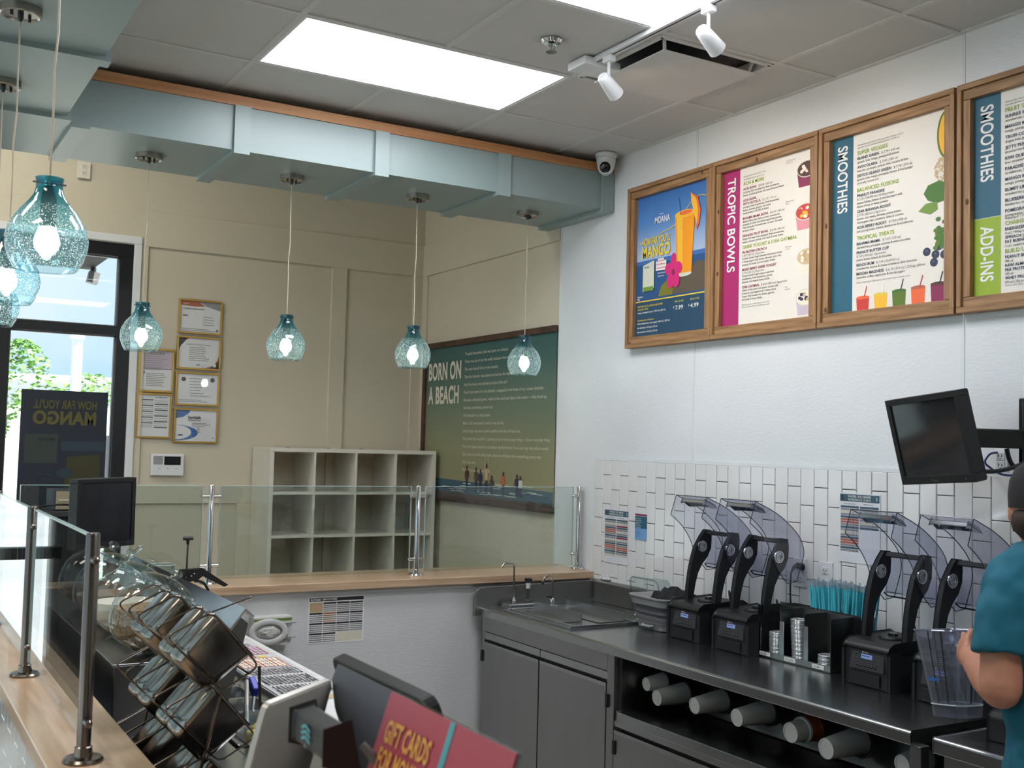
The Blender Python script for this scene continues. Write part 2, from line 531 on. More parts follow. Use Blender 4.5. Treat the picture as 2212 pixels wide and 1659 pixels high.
structure(bx(-3.1, 3.65, -2.6, YB + .1, -.1, 0).build('floor', 'floor'), 'brown-grey floor below the counters and partitions', 'floor')

# ---- right wall: cream plaster, embossed white sheets, tiles
wall_r = structure(bx(XW + .004, 3.66, -2.6, YB, 0, 4.2).build('wall_right', 'cream', origin=(XW, 3, 0)), 'long right wall with white panels, menu boards and white tiles', 'wall')
TZ = 1.684
SEAMS = [5.456, 4.225, 2.675, 1.125, -.4, -2.6]
for a, b in zip(SEAMS[:-1], SEAMS[1:]):
    bx(XW, XW + .005, b + .003, a - .003, TZ + .016, ZC + .05).build('wall_panel', 'frp', wall_r)
bx(XW, XW + .005, 5.058, 5.453, 0, TZ + .016).build('wall_panel', 'frp', wall_r)
bx(XW, XW + .005, -2.6, .982, 0, TZ + .016).build('wall_panel', 'frp', wall_r)
for y in SEAMS[1:-1]:
    bx(XW - .003, XW + .003, y - .007, y + .007, TZ + .02, ZC).build('divider_bar', 'trim_white', wall_r)
bx(XW - .004, XW + .006, 5.450, 5.462, 0, SB + .3).build('edge_trim', 'trim_white', wall_r)
bx(XW - .006, XW + .003, -2.6, 5.06, TZ, TZ + .017).build('edge_trim', 'trim_white', wall_r)
bx(XW - .006, XW + .003, 5.052, 5.062, .9, TZ).build('edge_trim', 'trim_white', wall_r)
bx(XW - .001, XW + .004, .985, 5.056, .3, TZ).build('grout', 'grout', wall_r)
def tile_mesh(w, h, t=.007, c=.002):
    m = MB()
    a, b = w / 2, h / 2
    m.add([(0, -a, -b), (0, a, -b), (0, a, b), (0, -a, b), (-t + c, -a, -b), (-t + c, a, -b), (-t + c, a, b), (-t + c, -a, b),
           (-t, -a + c, -b + c), (-t, a - c, -b + c), (-t, a - c, b - c), (-t, -a + c, b - c)],
          [(0, 4, 5, 1), (1, 5, 6, 2), (2, 6, 7, 3), (3, 7, 4, 0), (4, 8, 9, 5), (5, 9, 10, 6), (6, 10, 11, 7), (7, 11, 8, 4), (8, 11, 10, 9)])
    return m.mesh('tile', 'tile')
TMESH = {}
def put_tile(parent, x, y, z0, z1, w=.0749):
    h = round(z1 - z0, 4)
    if (w, h) not in TMESH: TMESH[(w, h)] = tile_mesh(w, h)
    o = bpy.data.objects.new('tile', TMESH[(w, h)])
    COL.objects.link(o); o.parent = parent
    o.location = Vector((x + random.uniform(-.0006, .0006), y, (z0 + z1) / 2)) - ORG[parent]
    o.rotation_euler = (0, random.uniform(-.004, .004), random.uniform(-.005, .005))
def tile_field(parent, x, y_start, ncol, ztop, zbot):
    for k in range(ncol):
        y = y_start - .0782 * (k + .5)
        z = ztop
        first = True
        while z > zbot + .01:
            h = .1547 if (k % 2 == 0 or not first) else .0757
            z1, z0 = z, max(z - h, zbot)
            put_tile(parent, x, y, z0, z1)
            z = z - h - .0030
            first = False
tile_field(wall_r, XW - .001, 5.053, 52, TZ - .001, 1.03)

# ---- far wall (cream, boarded), window and door
wall_b = structure(bx(1.455, 3.66, YB, YB + .12, 0, 4.2).box(-3.1, 1.455, YB, YB + .12, 3.0, 4.2).box(-3.1, -2.2, YB, YB + .12, 0, 4.2).build('wall_back', 'cream', origin=(2, YB, 0)),
                   'cream boarded far wall behind the glass partition', 'wall')
T = .016
def board(x0, x1, z0, z1):
    bx(x0, x1, YB - T, YB + .001, z0, z1).build('wall_board', 'cream', wall_b, bevel=.003)
board(-3.0, XW, 2.985, 3.22)                     # frieze
board(2.812, 2.925, 1.44, 2.985)
board(3.445, XW, 1.44, 2.985)
board(1.512, XW, 1.318, 1.44)
board(1.5, 1.545, 1.44, 2.985)
board(2.19, 2.29, .1, 1.318); board(2.812, 2.925, .1, 1.318); board(3.445, XW, .1, 1.318)
board(1.512, XW, 0, .12)
def boardr(y0, y1, z0, z1):
    bx(XW - .012, XW + .005, y0, y1, z0, z1).build('wall_board', 'cream', wall_r, bevel=.003)
boardr(5.462, YB, 2.985, 3.22); boardr(YB - .09, YB, 0, 2.985); boardr(5.462, YB, 0, .12)

mat('frame_black', (13, 14, 20), 0.4, var=0.1)
def window(name, x0, x1, label, z0=0.0, z1=2.99, mull=(2.39, 2.45), bottom=.1):
    w = structure(MB().box(x1 - .085, x1, YB - .01, YB + .1, z0, z1).box(x0, x0 + .085, YB - .01, YB + .1, z0, z1).box(x0, x1, YB - .012, YB + .102, z1 - .09, z1).box(x0, x1, YB - .01, YB + .1, z0, z0 + bottom).box(x0, x1, YB - .008, YB + .098, *mull).build(name, 'frame_black', origin=((x0 + x1) / 2, YB, 0)), label, 'window')
    # metal glazing beads and two panes
    for a, b in ((z0 + bottom, mull[0]), (mull[1], z1 - .09)):
        bd = MB()
        for xx in (x0 + .085, x1 - .093):
            bd.box(xx, xx + .008, YB + .02, YB + .05, a, b)
        bd.box(x0 + .085, x1 - .085, YB + .02, YB + .05, a, a + .008).box(x0 + .085, x1 - .085, YB + .02, YB + .05, b - .008, b)
        bd.build('glazing_bead', 'mid_grey', w)
        bx(x0 + .086, x1 - .086, YB + .04, YB + .046, a, b).build('pane', 'pane', w)
    return w
window('window_1', .66, 1.455, 'tall black-framed window by the framed certificates')
window('window_2', -1.45, -.35, 'black-framed window left of the glass door')
window('window_3', -2.2, -1.45, 'black-framed window second left of the glass door')
tr = structure(MB().box(1.452, 1.5, YB - .03, YB + .05, 0, 2.99).box(.4, 1.5, YB - .03, YB + .05, 2.99, 3.04).build('trim_1', 'trim_white', bevel=.004), 'white casing around the black window', 'trim')
dr = structure(MB().box(.5, .66, YB - .02, YB + .1, 0, 2.99).box(-.35, -.25, YB - .01, YB + .1, 0, 2.99).box(-.25, .5, YB, YB + .09, 2.88, 2.99).box(-.25, .5, YB, YB + .09, 0, .12).box(-.25, .5, YB, YB + .09, .98, 1.05).box(-.25, -.18, YB, YB + .09, 0, 2.9).box(.42, .5, YB, YB + .09, 0, 2.9).build('door_1', 'frame_black', origin=(.1, YB, 0)), 'black glass entrance door beside the window', 'door')
bx(-.18, .42, YB + .04, YB + .046, .12, 2.88).build('pane', 'pane', dr)
for z in (2.3, 2.20):
    MB().box(.585, .60, YB - .04, YB - .019, z, z + .09 if z > 2.25 else z + .06).box(.608, .62, YB - .04, YB - .019, z, z + .09 if z > 2.25 else z + .06).build('hinge', 'mid_grey', dr)

# ---- left wall and wall behind the camera, dining ceiling
XL = -3.0
structure(MB().box(XL - .1, XL, -2.6, -.8, 0, 4.2).box(XL - .1, XL, 7.1, YB, 0, 4.2).box(XL - .1, XL, -.8, 7.1, 3.85, 4.2).box(XL - .1, XL, -.8, 7.1, 0, .15).build('wall_left', 'cream'), 'cream left wall of the dining side', 'wall')
lw = structure(MB().box(XL - .06, XL, -.8, 7.1, .15, .23).box(XL - .06, XL, -.8, 7.1, 3.77, 3.85).build('window_4', 'frame_black', origin=(XL, 3.1, .15)), 'black-framed shop window on the dining side', 'window')  # unseen glazing, added and made tall to bring in more daylight
for k in range(7):
    bx(XL - .06, XL, -.8 + 1.303 * k, -.72 + 1.303 * k, .23, 3.77).build('mullion', 'frame_black', lw)
for k in range(6):
    bx(XL - .035, XL - .03, -.72 + 1.303 * k, .503 + 1.303 * k, .23, 3.77).build('pane', 'pane', lw)
structure(bx(-3.1, 3.66, -2.7, -2.6, 0, 4.2).build('wall_front', 'cream'), 'cream wall behind the viewer', 'wall')

# ---- low partitions with wooden ledges
part = structure(bx(.50, XW, 5.085, 5.42, 0, 1.03).build('wall_partition', 'frp_grey', origin=(2, 5.2, 0)), 'low grey partition wall below the wooden ledge', 'wall')
bx(.58, 2.7, 5.08, 5.086, .05, 1.012).build('wall_panel', 'frp_grey', part)
bx(.58, 2.78, 5.072, 5.085, 1.008, 1.03).build('edge_trim', 'trim_white', part)
led = structure(bx(.56, XW - .002, 5.04, 5.462, 1.03, 1.07).build('trim_2', 'maple_x', bevel=.004), 'maple ledge running along the far partition', 'ledge')
fpart = structure(bx(.392, .53, .3, 5.42, 0, 1.03).build('wall_service', 'grout', origin=(.45, 2.5, 0)), 'low tiled wall carrying the near wooden ledge', 'wall')
mat('maple_edge', (190, 156, 122), 0.3, var=0.08, vscale=7, stretch=(7, .5, 7), col2=(170, 134, 98))
structure(bx(.358, .556, .3, 5.462, 1.03, 1.07).build('trim_3', 'maple_y', bevel=.003), 'maple ledge on the near service wall with steel posts', 'ledge')
tile_field(fpart, .392, 4.2, 27, 1.02, .55)

# ---- suspended kitchen ceiling
ceil = structure(bx(.6, XW + .1, -2.6, 5.05, ZC + .05, ZC + .09).build('ceiling', 'plenum', origin=(2, 2, ZC + .05)), 'grey suspended tile ceiling over the kitchen', 'ceiling')
GX = [.742, 1.355, 1.968, 2.581, 3.194]
GY = [4.555 - .6235 * k for k in range(12)]
bw = .012
LIGHTS = [(1.355, 2.581, GY[1], GY[0]), (1.355, 2.581, GY[3], GY[2]), (1.355, 2.581, GY[7], GY[6])]  # last panel is unseen, added behind the viewer to light the foreground
for x in GX:
    cuts = [5.04] + ([v for a, b, c, d in LIGHTS for v in (d, c)] if x == GX[2] else []) + [-2.6]
    for a, b in zip(cuts[0::2], cuts[1::2]):
        bx(x - bw, x + bw, b, a, ZC, ZC + .03).build('grid_bar', 'ceil_grid', ceil)
for y in GY:
    bx(.665, XW, y - bw, y + bw, ZC + .0005, ZC + .03).build('grid_bar', 'ceil_grid', ceil)
bx(XW - .024, XW, -2.6, 4.945, ZC + .001, ZC + .03).build('grid_bar', 'ceil_grid', ceil)
xs = [.66] + GX + [XW]
ys = [5.05] + GY
def in_light(cx_, cy_):
    return any(a < cx_ < b and c < cy_ < d for a, b, c, d in LIGHTS)
CT = {}
for i in range(len(xs) - 1):
    for j in range(len(ys) - 1):
        cx_, cy_ = (xs[i] + xs[i + 1]) / 2, (ys[j] + ys[j + 1]) / 2
        if in_light(cx_, cy_) or (i == 4 and j == 2):
            continue
        w, h = round(xs[i + 1] - xs[i], 3), round(ys[j] - ys[j + 1], 3)
        if (w, h) not in CT:
            CT[(w, h)] = MB().box(-w / 2 + .004, w / 2 - .004, -h / 2 + .004, h / 2 - .004, 0, .012).mesh('ceiling_tile', 'ceil_tile')
        o = bpy.data.objects.new('ceiling_tile', CT[(w, h)])
        COL.objects.link(o); o.parent = ceil
        o.location = Vector((cx_, cy_, ZC + .006 + random.uniform(-.001, .001))) - ORG[ceil]
structure(bx(-3.1, .66, -2.6, YB, 4.2, 4.3).box(.66, 3.66, 5.0, YB, 4.2, 4.3).build('ceiling_dining', 'dining_ceiling'), 'plain high ceiling over the dining side', 'ceiling')

# ---- boxed soffits, pale green, with battens
sof = structure(bx(.03, XW, 4.945, 5.585, SB, 3.28).box(.03, XW, 5.06, 5.585, 3.28, 4.2).build('soffit', 'soffit', origin=(2, 5.2, SB)), 'pale green boxed soffit carrying four pendant lamps', 'soffit')
bx(.686, XW, 4.936, 5.06, 3.28, 3.327).build('wood_strip', 'strip_wood', sof)
for x in (.735, 1.432, 2.13, 2.826, 3.49):
    MB().prism([(4.925, 3.279), (4.9455, 3.279), (4.9455, SB + .0005), (5.5845, SB + .0005), (5.5845, 3.5), (5.6, 3.5), (5.6, SB - .018), (4.925, SB - .018)], 'x', x - .037, x + .037).build('batten', 'soffit', sof)
sofl = structure(bx(.03, .665, -2.6, 4.925, SB, 4.2).build('soffit', 'soffit', origin=(.35, 2, SB)), 'pale green boxed soffit running overhead above the service line', 'soffit')
for y in (4.87, 4.02, 3.17, 2.32, 1.47, .62):
    MB().prism([(.012, 4.1), (.0305, 4.1), (.0305, SB + .0005), (.6645, SB + .0005), (.6645, ZC - .005), (.685, ZC - .005), (.685, SB - .018), (.012, SB - .018)], 'y', y - .037, y + .037).build('batten', 'soffit', sofl)

# ---- outdoors
structure(bx(-40, 40, -20, 60, -.25, -.15).build('ground', mat('asphalt', (128, 131, 138), .9, var=.08, vscale=.6)), 'pale grey car park outside the window', 'ground')
structure(bx(-9, 8, YB + .13, 9.2, -.14, -.05).build('pavement', mat('concrete', (214, 208, 196), .9, var=.04, vscale=2)), 'pale concrete pavement outside the window', 'pavement')
for k in range(7):
    tag(bx(-7 + 2.6 * k, -6.85 + 2.6 * k, 10.5, 15.5, -.149, -.14).build('parking_line', 'p_white'), 'white painted parking line on the car park', 'road marking', 'parking lines')
cn = structure(MB().box(-6, 1.43, YB + .12, 8.75, 3.0, 3.3).build('canopy', mat('canopy_dark', (30, 25, 24), .8)), 'dark entrance canopy outside above the window', 'canopy')
fx = thing('floodlight', 'small grey box floodlight under the canopy outside the window', 'light', (1.42, 8.6, 2.88))
MB().cbox((1.42, 8.6, 2.92), (.075, .075, .085), Matrix.Translation((1.42, 8.6, 2.92)) @ Matrix.Rotation(.2, 4, 'Y') @ Matrix.Translation((-1.42, -8.6, -2.92))).build('housing', 'mid_grey', fx)
MB().tube([(1.42, 8.6, 2.95), (1.42, 8.6, 3.0)], .02).build('bracket', 'dark_grey', fx)
def tree(x, y, h, r, lab):
    t = thing('tree', lab, 'tree', (x, y, -.15), 'trees across the car park')
    MB().tube([(x, y, -.15), (x + .05, y, h * .5)], [.12, .07]).build('trunk', mat('bark', (90, 76, 62), .9) if 'bark' not in MATS else 'bark', t)
    m = MB()
    rnd = random.Random(int(x * 10 + y))
    for i in range(1500):
        a, b, q = rnd.uniform(0, 2 * PI), rnd.uniform(-1, 1), rnd.random() ** .4
        z = h * .62 + b * h * .42
        rad = r * math.sqrt(max(.05, 1 - b * b)) * q
        c = Vector((x + rad * math.cos(a), y + rad * math.sin(a), z))
        R = Matrix.Translation(c) @ Matrix.Rotation(rnd.uniform(0, 6), 4, 'Z') @ Matrix.Rotation(rnd.uniform(0, 6), 4, 'X')
        s = rnd.uniform(.03, .07)
        m.add([(-s, 0, 0), (0, -s * .5, 0), (s, 0, 0), (0, s * .5, 0)], [(0, 1, 2, 3)], R)
    m.build('foliage', mat('leaf', (120, 166, 84), .7, var=.3, vscale=4) if 'leaf' not in MATS else 'leaf', t)
tree(1.95, 17.5, 3.0, .6, 'slim light green tree seen through the lower window pane')
tree(4.0, 24.0, 2.9, .9, 'distant small green tree beside the white post outside')
tree(6.4, 27.0, 3.2, 1.0, 'distant round green tree behind the white building outside')
bd = thing('building', 'low white building across the car park outside the window', 'building', (5.2, 31, -.15))
bx(1.0, 16, 31, 36, -.15, 3.1).build('wall', 'p_white', bd)
bx(.8, 16.2, 30.8, 36.2, 3.1, 3.3).build('parapet', 'trim_white', bd)
for k in range(5):
    bx(2 + 2.4 * k, 3.2 + 2.4 * k, 30.95, 31.02, .6, 2.2).build('window', 'slate', bd)
vn = thing('van', 'white parked van outside behind the window poster', 'van', (2.4, 12.4, -.15))
MB().prism([(1.2, .2), (1.2, 1.2), (1.55, 1.95), (3.6, 2.0), (3.7, .2)], 'y', 11.5, 13.3).build('body', 'p_white', vn, bevel=.06, bseg=3)
for xx in (1.7, 3.2):
    MB().lathe([(0, -.1), (.33, -.1), (.33, .1), (0, .1)], 20, Matrix.Translation((xx, 11.6, .18)) @ Matrix.Rotation(PI / 2, 4, 'X')).build('wheel', 'black', vn, smooth=True)
bx(1.5, 2.5, 11.49, 11.52, 1.2, 1.75).build('side_window', 'slate', vn)
tag(MB().tube([(3.1, 20, -.15), (3.1, 20, 3.4)], .09).lathe([(0, 3.4), (.12, 3.4), (.1, 3.5), (0, 3.52)], 10, Matrix.Translation((3.1, 20, 0))).build('light_post', 'p_white'), 'white light post standing in the car park outside', 'post')

# ================================================================ CEILING THINGS
glow('panel_light', (244, 247, 255), PANEL_STR)
LL = ['glowing white ceiling light panel nearest the green soffit', 'glowing white ceiling light panel beside the spotlight track, cut by the top of the picture', 'glowing white ceiling light panel behind the viewer']
for (a, b, c, d), lab in zip(LIGHTS, LL):
    t = thing('ceiling_light', lab, 'ceiling light', ((a + b) / 2, (c + d) / 2, ZC), 'ceiling light panels')
    f = MB(); z0, z1, w = ZC + .002, ZC + .045, .026
    f.box(a + .006, b - .006, c + .006, c + w, z0, z1).box(a + .006, b - .006, d - w, d - .006, z0, z1).box(a + .006, a + w, c + w, d - w, z0, z1).box(b - w, b - .006, c + w, d - w, z0, z1)
    f.build('frame', 'white_plastic', t)
    bx(a + w, b - w, c + w, d - w, ZC + .008, ZC + .018).build('diffuser', 'panel_light', t)

LD = ['white light panel on the dining ceiling above the far wall', 'white light panel on the dining ceiling near the window', 'white light panel on the dining ceiling by the entrance', 'white light panel on the dining ceiling at the near end']
glow('dining_light', (255, 246, 232), DINING_FILL)  # unseen panels added to brighten the far wall and the foreground
for (x, y), lab in zip(((.3, 5.95), (-1.0, 3.8), (-1.0, 1.4), (-2.2, 5.2)), LD):
    t = thing('ceiling_light', lab, 'ceiling light', (x, y, 4.16), 'dining ceiling lights')
    bx(x - .61, x + .61, y - .31, y + .31, 4.17, 4.199).build('frame', 'white_plastic', t); bx(x - .58, x + .58, y - .28, y + .28, 4.16, 4.169).build('diffuser', 'dining_light', t)
# spotlight track
t = thing('light_track', 'white spotlight track fixed along the ceiling', 'light track', (2.53, 3.0, ZC - .02))
bx(2.512, 2.548, -.4, 3.70, ZC - .02, ZC - .001).build('rail', 'white_plastic', t, bevel=.003)
bx(2.527, 2.533, -.4, 3.69, ZC - .0215, ZC - .019).build('slot', 'dark_grey', t)
bx(2.47, 2.65, 3.67, 3.80, ZC - .035, ZC - .001).build('feed_box', 'white_plastic', t, bevel=.004)
def spotlight(y, lab, aim):
    t = thing('track_spotlight', lab, 'spotlight', (2.53, y, ZC - .25), 'track spotlights')
    zt = ZC - .02
    bx(2.514, 2.546, y - .026, y + .026, zt - .026, zt).build('adapter', 'white_plastic', t, bevel=.003)
    MB().tube([(2.53, y, zt - .026), (2.53, y, zt - .095)], .0065, 10).build('stem', 'white_plastic', t, smooth=True)
    c = Vector((2.53, y, zt - .118))
    q = (Vector(aim) - c).normalized().to_track_quat('Z', 'Y').to_matrix().to_4x4()
    M = Matrix.Translation(c) @ q
    MB().lathe([(0, -.05), (.020, -.05), (.025, -.044), (.028, -.012), (.032, .04), (.0335, .062), (.0305, .062), (.029, .045), (0, .045)], 24, M).build('head', 'white_plastic', t, smooth=True)
    MB().lathe([(.015, -.0505), (.017, -.053), (.0205, -.0505)], 24, M).build('rear_ring', 'white_plastic', t, smooth=True)
    MB().lathe([(0, .047), (.028, .047)], 20, M).build('lens', glow('spot_lens', (255, 226, 180), 30) if 'spot_lens' not in MATS else 'spot_lens', t)
    ld = bpy.data.lights.new('spot_beam', 'SPOT')
    ld.energy = SPOT_W; ld.color = (1.0, .80, .58); ld.spot_size = math.radians(95); ld.spot_blend = .9; ld.shadow_soft_size = .03
    lo = bpy.data.objects.new('spot_beam', ld); COL.objects.link(lo); lo.parent = t
    lo.matrix_local = Matrix.Translation(-ORG[t]) @ Matrix.Translation(c) @ q @ Matrix.Translation((0, 0, .066)) @ Matrix.Rotation(PI, 4, 'X')
spotlight(3.585, 'white track spotlight hanging under the square air vent', (3.5, 3.95, 2.75))
spotlight(2.975, 'white track spotlight above the menu boards, nearer the light panel', (3.5, 3.2, 2.75))

# air diffuser
cx_, cy_ = (GX[3] + GX[4]) / 2, (GY[1] + GY[2]) / 2
t = thing('air_vent', 'square white plaque air vent in the ceiling', 'vent', (cx_, cy_, ZC - .03))
hw = .285
f = MB()
for s in (-1, 1):
    f.box(cx_ - hw, cx_ + hw, cy_ + s * hw - .012, cy_ + s * hw + .012, ZC - .006, ZC + .04)
    f.box(cx_ + s * hw - .012, cx_ + s * hw + .012, cy_ - hw, cy_ + hw, ZC - .006, ZC + .04)
f.build('frame', 'ceil_grid', t)
bx(cx_ - hw, cx_ + hw, cy_ - hw, cy_ + hw, ZC + .04, ZC + .048).build('throat', 'black', t)
bx(cx_ - .24, cx_ + .24, cy_ - .24, cy_ + .24, ZC - .034, ZC - .028).build('plaque', 'ceil_grid', t, bevel=.002)
for sx in (-1, 1):
    for sy in (-1, 1):
        MB().tube([(cx_ + sx * .22, cy_ + sy * .22, ZC - .028), (cx_ + sx * .24, cy_ + sy * .24, ZC + .04)], .008, 6).build('hanger', 'ceil_grid', t)

t = thing('sprinkler_head', 'small chrome fire sprinkler head on the ceiling tile', 'sprinkler', (2.273, 3.617, ZC - .06))
M = Matrix.Translation((2.273, 3.617, ZC + .004))
MB().lathe([(.012, 0), (.042, 0), (.044, -.006), (.036, -.016), (.016, -.014)], 24, M).build('escutcheon', 'chrome', t, smooth=True)
MB().tube([(.012, 0, -.012), (.015, 0, -.034), (.004, 0, -.05)], .003, 6, M=M).tube([(-.012, 0, -.012), (-.015, 0, -.034), (-.004, 0, -.05)], .003, 6, M=M).tube([(0, 0, -.012), (0, 0, -.05)], .004, 6, M=M).build('yoke', 'chrome', t, smooth=True)
MB().lathe([(0, -.05), (.022, -.05), (.022, -.053), (0, -.053)], 16, M).build('deflector', 'chrome', t)

t = thing('security_camera', 'white dome security camera in the ceiling corner above the first menu board', 'camera', (3.43, 4.87, ZC - .12))
M = Matrix.Translation((3.43, 4.87, ZC))
MB().lathe([(0, 0), (.058, 0), (.060, -.012), (.056, -.022), (.050, -.026), (0, -.026)], 28, M).build('base', 'white_plastic', t, smooth=True)
MB().lathe([(.052, -.026), (.052, -.045), (.047, -.075), (.036, -.1), (.018, -.115), (0, -.118)], 28, M).build('housing', 'white_plastic', t, smooth=True)
q = Vector((-.62, -.72, -.30)).normalized()
M2 = M @ Matrix.Translation((0, 0, -.07)) @ q.to_track_quat('Z', 'Y').to_matrix().to_4x4()
MB().lathe([(.042, .025), (.038, .040), (.034, .0445), (.03, .043)], 24, M2).build('lens_ring', 'white_plastic', t, smooth=True)
MB().lathe([(0, .052), (.018, .05), (.031, .043)], 24, M2).build('lens', 'black_gloss', t, smooth=True)

# ---- pendant lamps
glow('bulb', (255, 244, 226), PENDANT_STR)
def pendant(x, y, lab):
    zb = 2.148
    t = thing('pendant_lamp', lab, 'pendant lamp', (x, y, zb), 'blue seeded-glass pendant lamps')
    M = Matrix.Translation((x, y, zb))
    top = SB - zb
    MB().lathe([(0, top), (.062, top), (.062, top - .024), (.056, top - .027), (.05, top - .022), (0, top - .022)], 32, M).build('canopy', 'nickel', t, smooth=True)
    cn_ = MB()
    for a in (.6, 3.74):
        cn_.lathe([(.005, top - .02), (.005, top - .034), (0, top - .034)], 8, M @ Matrix.Translation((.034 * math.cos(a), .034 * math.sin(a), 0)))
    cn_.lathe([(.009, top - .02), (.009, top - .035), (.004, top - .045)], 10, M)
    cn_.build('canopy_screw', 'dark_grey', t, smooth=True)
    rnd = random.Random(int(x * 100 + y * 10))
    pts = [(x + (rnd.uniform(-.004, .004) if 0 < i < 7 else 0), y, zb + .2 + (top - .04 - .2) * i / 7) for i in range(8)]
    MB().tube(pts, .0026, 6).build('cord', mat('cord_clear', (205, 190, 168), .3) if 'cord_clear' not in MATS else 'cord_clear', t, smooth=True)
    MB().lathe([(0, .205), (.012, .205), (.015, .195), (.0185, .175), (.0195, .115), (.017, .105), (0, .105)], 16, M).build('socket', mat('socket_green', (52, 74, 70), .35, .4) if 'socket_green' not in MATS else 'socket_green', t, smooth=True)
    MB().tube([(x - .038, y, zb + .212), (x + .038, y, zb + .212)], .0022, 6).build('cross_pin', 'nickel', t)
    MB().lathe([(0, .036), (.016, .039), (.027, .052), (.030, .068), (.026, .085), (.017, .103), (0, .108)], 24, M).build('bulb', 'bulb', t, smooth=True)
    MB().lathe([(.07, 0), (.0745, .004), (.085, .024), (.0935, .052), (.0955, .075), (.089, .105), (.071, .137), (.049, .162), (.036, .181), (.031, .198), (.0305, .212), (.033, .2245), (.0285, .2255), (.0275, .212)], 40, M).build('shade', 'shade_glass', t, smooth=True)
    MB().lathe([(.0690, .001), (.0705, -.001), (.0720, .001), (.0708, .003)], 40, M).build('rim', 'clear_bin', t, smooth=True)
    return t
p = pendant(1.093, 5.265, 'blue glass pendant lamp in front of the window edge, leftmost on the far soffit')
dup(p, (1.79, 5.265, 2.148), 'blue glass pendant lamp right of the framed certificates')
dup(p, (2.487, 5.265, 2.148), 'blue glass pendant lamp just left of the green wall poster')
dup(p, (3.177, 5.265, 2.148), 'blue glass pendant lamp hanging in front of the green wall poster')
dup(p, (.362, 2.86, 2.148), 'largest blue glass pendant lamp, nearest at upper left')
dup(p, (.358, 3.68, 2.148), 'blue glass pendant lamp half hidden behind the largest one')
dup(p, (.390, 4.49, 2.148), 'blue glass pendant lamp cut by the left edge of the picture')

# ================================================================ MENU BOARDS
def flow(pr, u0, v, entries, k=1.0, wmax=.4, head='p_lime', name='p_navy', desc='p_black'):
    for e in entries:
        ty = e[0]
        if ty == 'gap':
            v -= e[1] * k; continue
        if ty == 'H':
            v -= .0225 * k; pr.text(u0, v, .0148 * k, e[1], head, .012, maxw=wmax); v -= .0035 * k
        elif ty == 'N':
            v -= .0165 * k; w = pr.text(u0, v, .0108 * k, e[1], name, .018, maxw=wmax)
            if len(e) > 2: pr.text(u0 + w + .012, v, .0095 * k, e[2], 'p_grey', 0, maxw=wmax - w - .012)
        elif ty == 'D':
            v -= .0142 * k; pr.text(u0, v, .0092 * k, e[1], desc, .0, sx=.92, maxw=wmax)
        elif ty == 'P':
            v -= .0142 * k; pr.text(u0, v, .0092 * k, e[1], 'p_grey', .0, sx=.92, maxw=wmax)
        elif ty == 'S':
            v -= .0105 * k; pr.text(u0, v, .0062 * k, e[1], 'p_grey', .0, sx=.9, maxw=wmax)
    return v
BZ0, BZ1, BWID = 2.285, 3.147, .683
def menu_board(y_left, lab, sheet='laminate_frame', last=False):
    y0, y1 = y_left - BWID, y_left
    t = thing('menu_board', lab, 'menu board', (XW, (y0 + y1) / 2, BZ0), 'wood-framed menu boards')
    X0 = XW - .052
    def rail(y_a, y_b, z_a, z_b, horiz):
        m = MB().box(X0, XW, y_a, y_b, z_a, z_b)
        return m.build('frame_rail', 'wood_y' if horiz else 'wood_z', t, bevel=.002)
    rail(y0, y1, BZ1 - .022, BZ1, True); rail(y0, y1, BZ0, BZ0 + .022, True)
    rail(y0, y0 + .02, BZ0 + .022, BZ1 - .022, False); rail(y1 - .02, y1, BZ0 + .022, BZ1 - .022, False)
    X0 = XW - .042
    rail(y0 + .021, y1 - .021, BZ1 - .060, BZ1 - .023, True); rail(y0 + .021, y1 - .021, BZ0 + .023, BZ0 + .058, True)
    rail(y0 + .021, y0 + .052, BZ0 + .059, BZ1 - .061, False); rail(y1 - .052, y1 - .021, BZ0 + .059, BZ1 - .061, False)
    s = bx(XW - .018, XW - .012, y0 + .045, y1 - .045, BZ0 + .05, BZ1 - .05).build('print_panel', sheet, t)
    pr = Print((XW - .018, y1 - .052, BZ0 + .058), (0, -1, 0), (0, 0, 1))
    W, H = BWID - .104, BZ1 - BZ0 - .118
    return t, pr, W, H
def knots(t, y1, pts):
    for dy, z in pts:
        MB().ball((XW - .0425, y1 - dy, z), (.0012, .007, .012), 8).build('wood_knot', 'knot', t)
mat('menu_white', (236, 230, 220), .4, var=.01)

# board 1: drink poster
ramp_print('poster_sky', [(0, (96, 140, 190)), (.35, (170, 188, 214)), (.7, (84, 136, 196)), (1, (58, 108, 176))], 'Z', .3, .8)
t, pr, W, H = menu_board(4.737, 'wood-framed mango smoothie poster, leftmost of the menu boards', 'poster_sky')
knots(t, 4.737, [(.6, 3.12), (.035, 2.31)])
pr.sel('picture')
pr.rect(0, .17, W, .40, 'p_sea', 1)
pr.rect(0, .38, W, .402, 'p_steelblue', 2)
pr.poly([(.19, .2), (W, .2), (W, .335), (.50, .35), (.42, .315), (.30, .29), (.23, .265)], 'p_rock', 3)
pr.poly([(.19, .2), (.30, .2), (.32, .25), (.25, .275), (.21, .25)], 'p_moss', 4)
pr.rect(0, 0, W, .185, 'p_deep', 5)
pr.line([(0, .186), (W, .186)], .006, 'p_yellow', 6)
gx = .395
pr.poly([(gx - .075, .60), (gx - .058, .30), (gx + .058, .30), (gx + .078, .60)], 'p_orange', 6)
pr.poly([(gx - .06, .60), (gx - .045, .33), (gx - .01, .33), (gx - .012, .60)], 'p_amber', 7)
pr.ell(gx + .001, .60, .077, .02, 'p_amber', 7); pr.ell(gx + .01, .605, .05, .011, 'p_peach', 8); pr.ell(gx, .295, .06, .014, 'p_foam', 5)
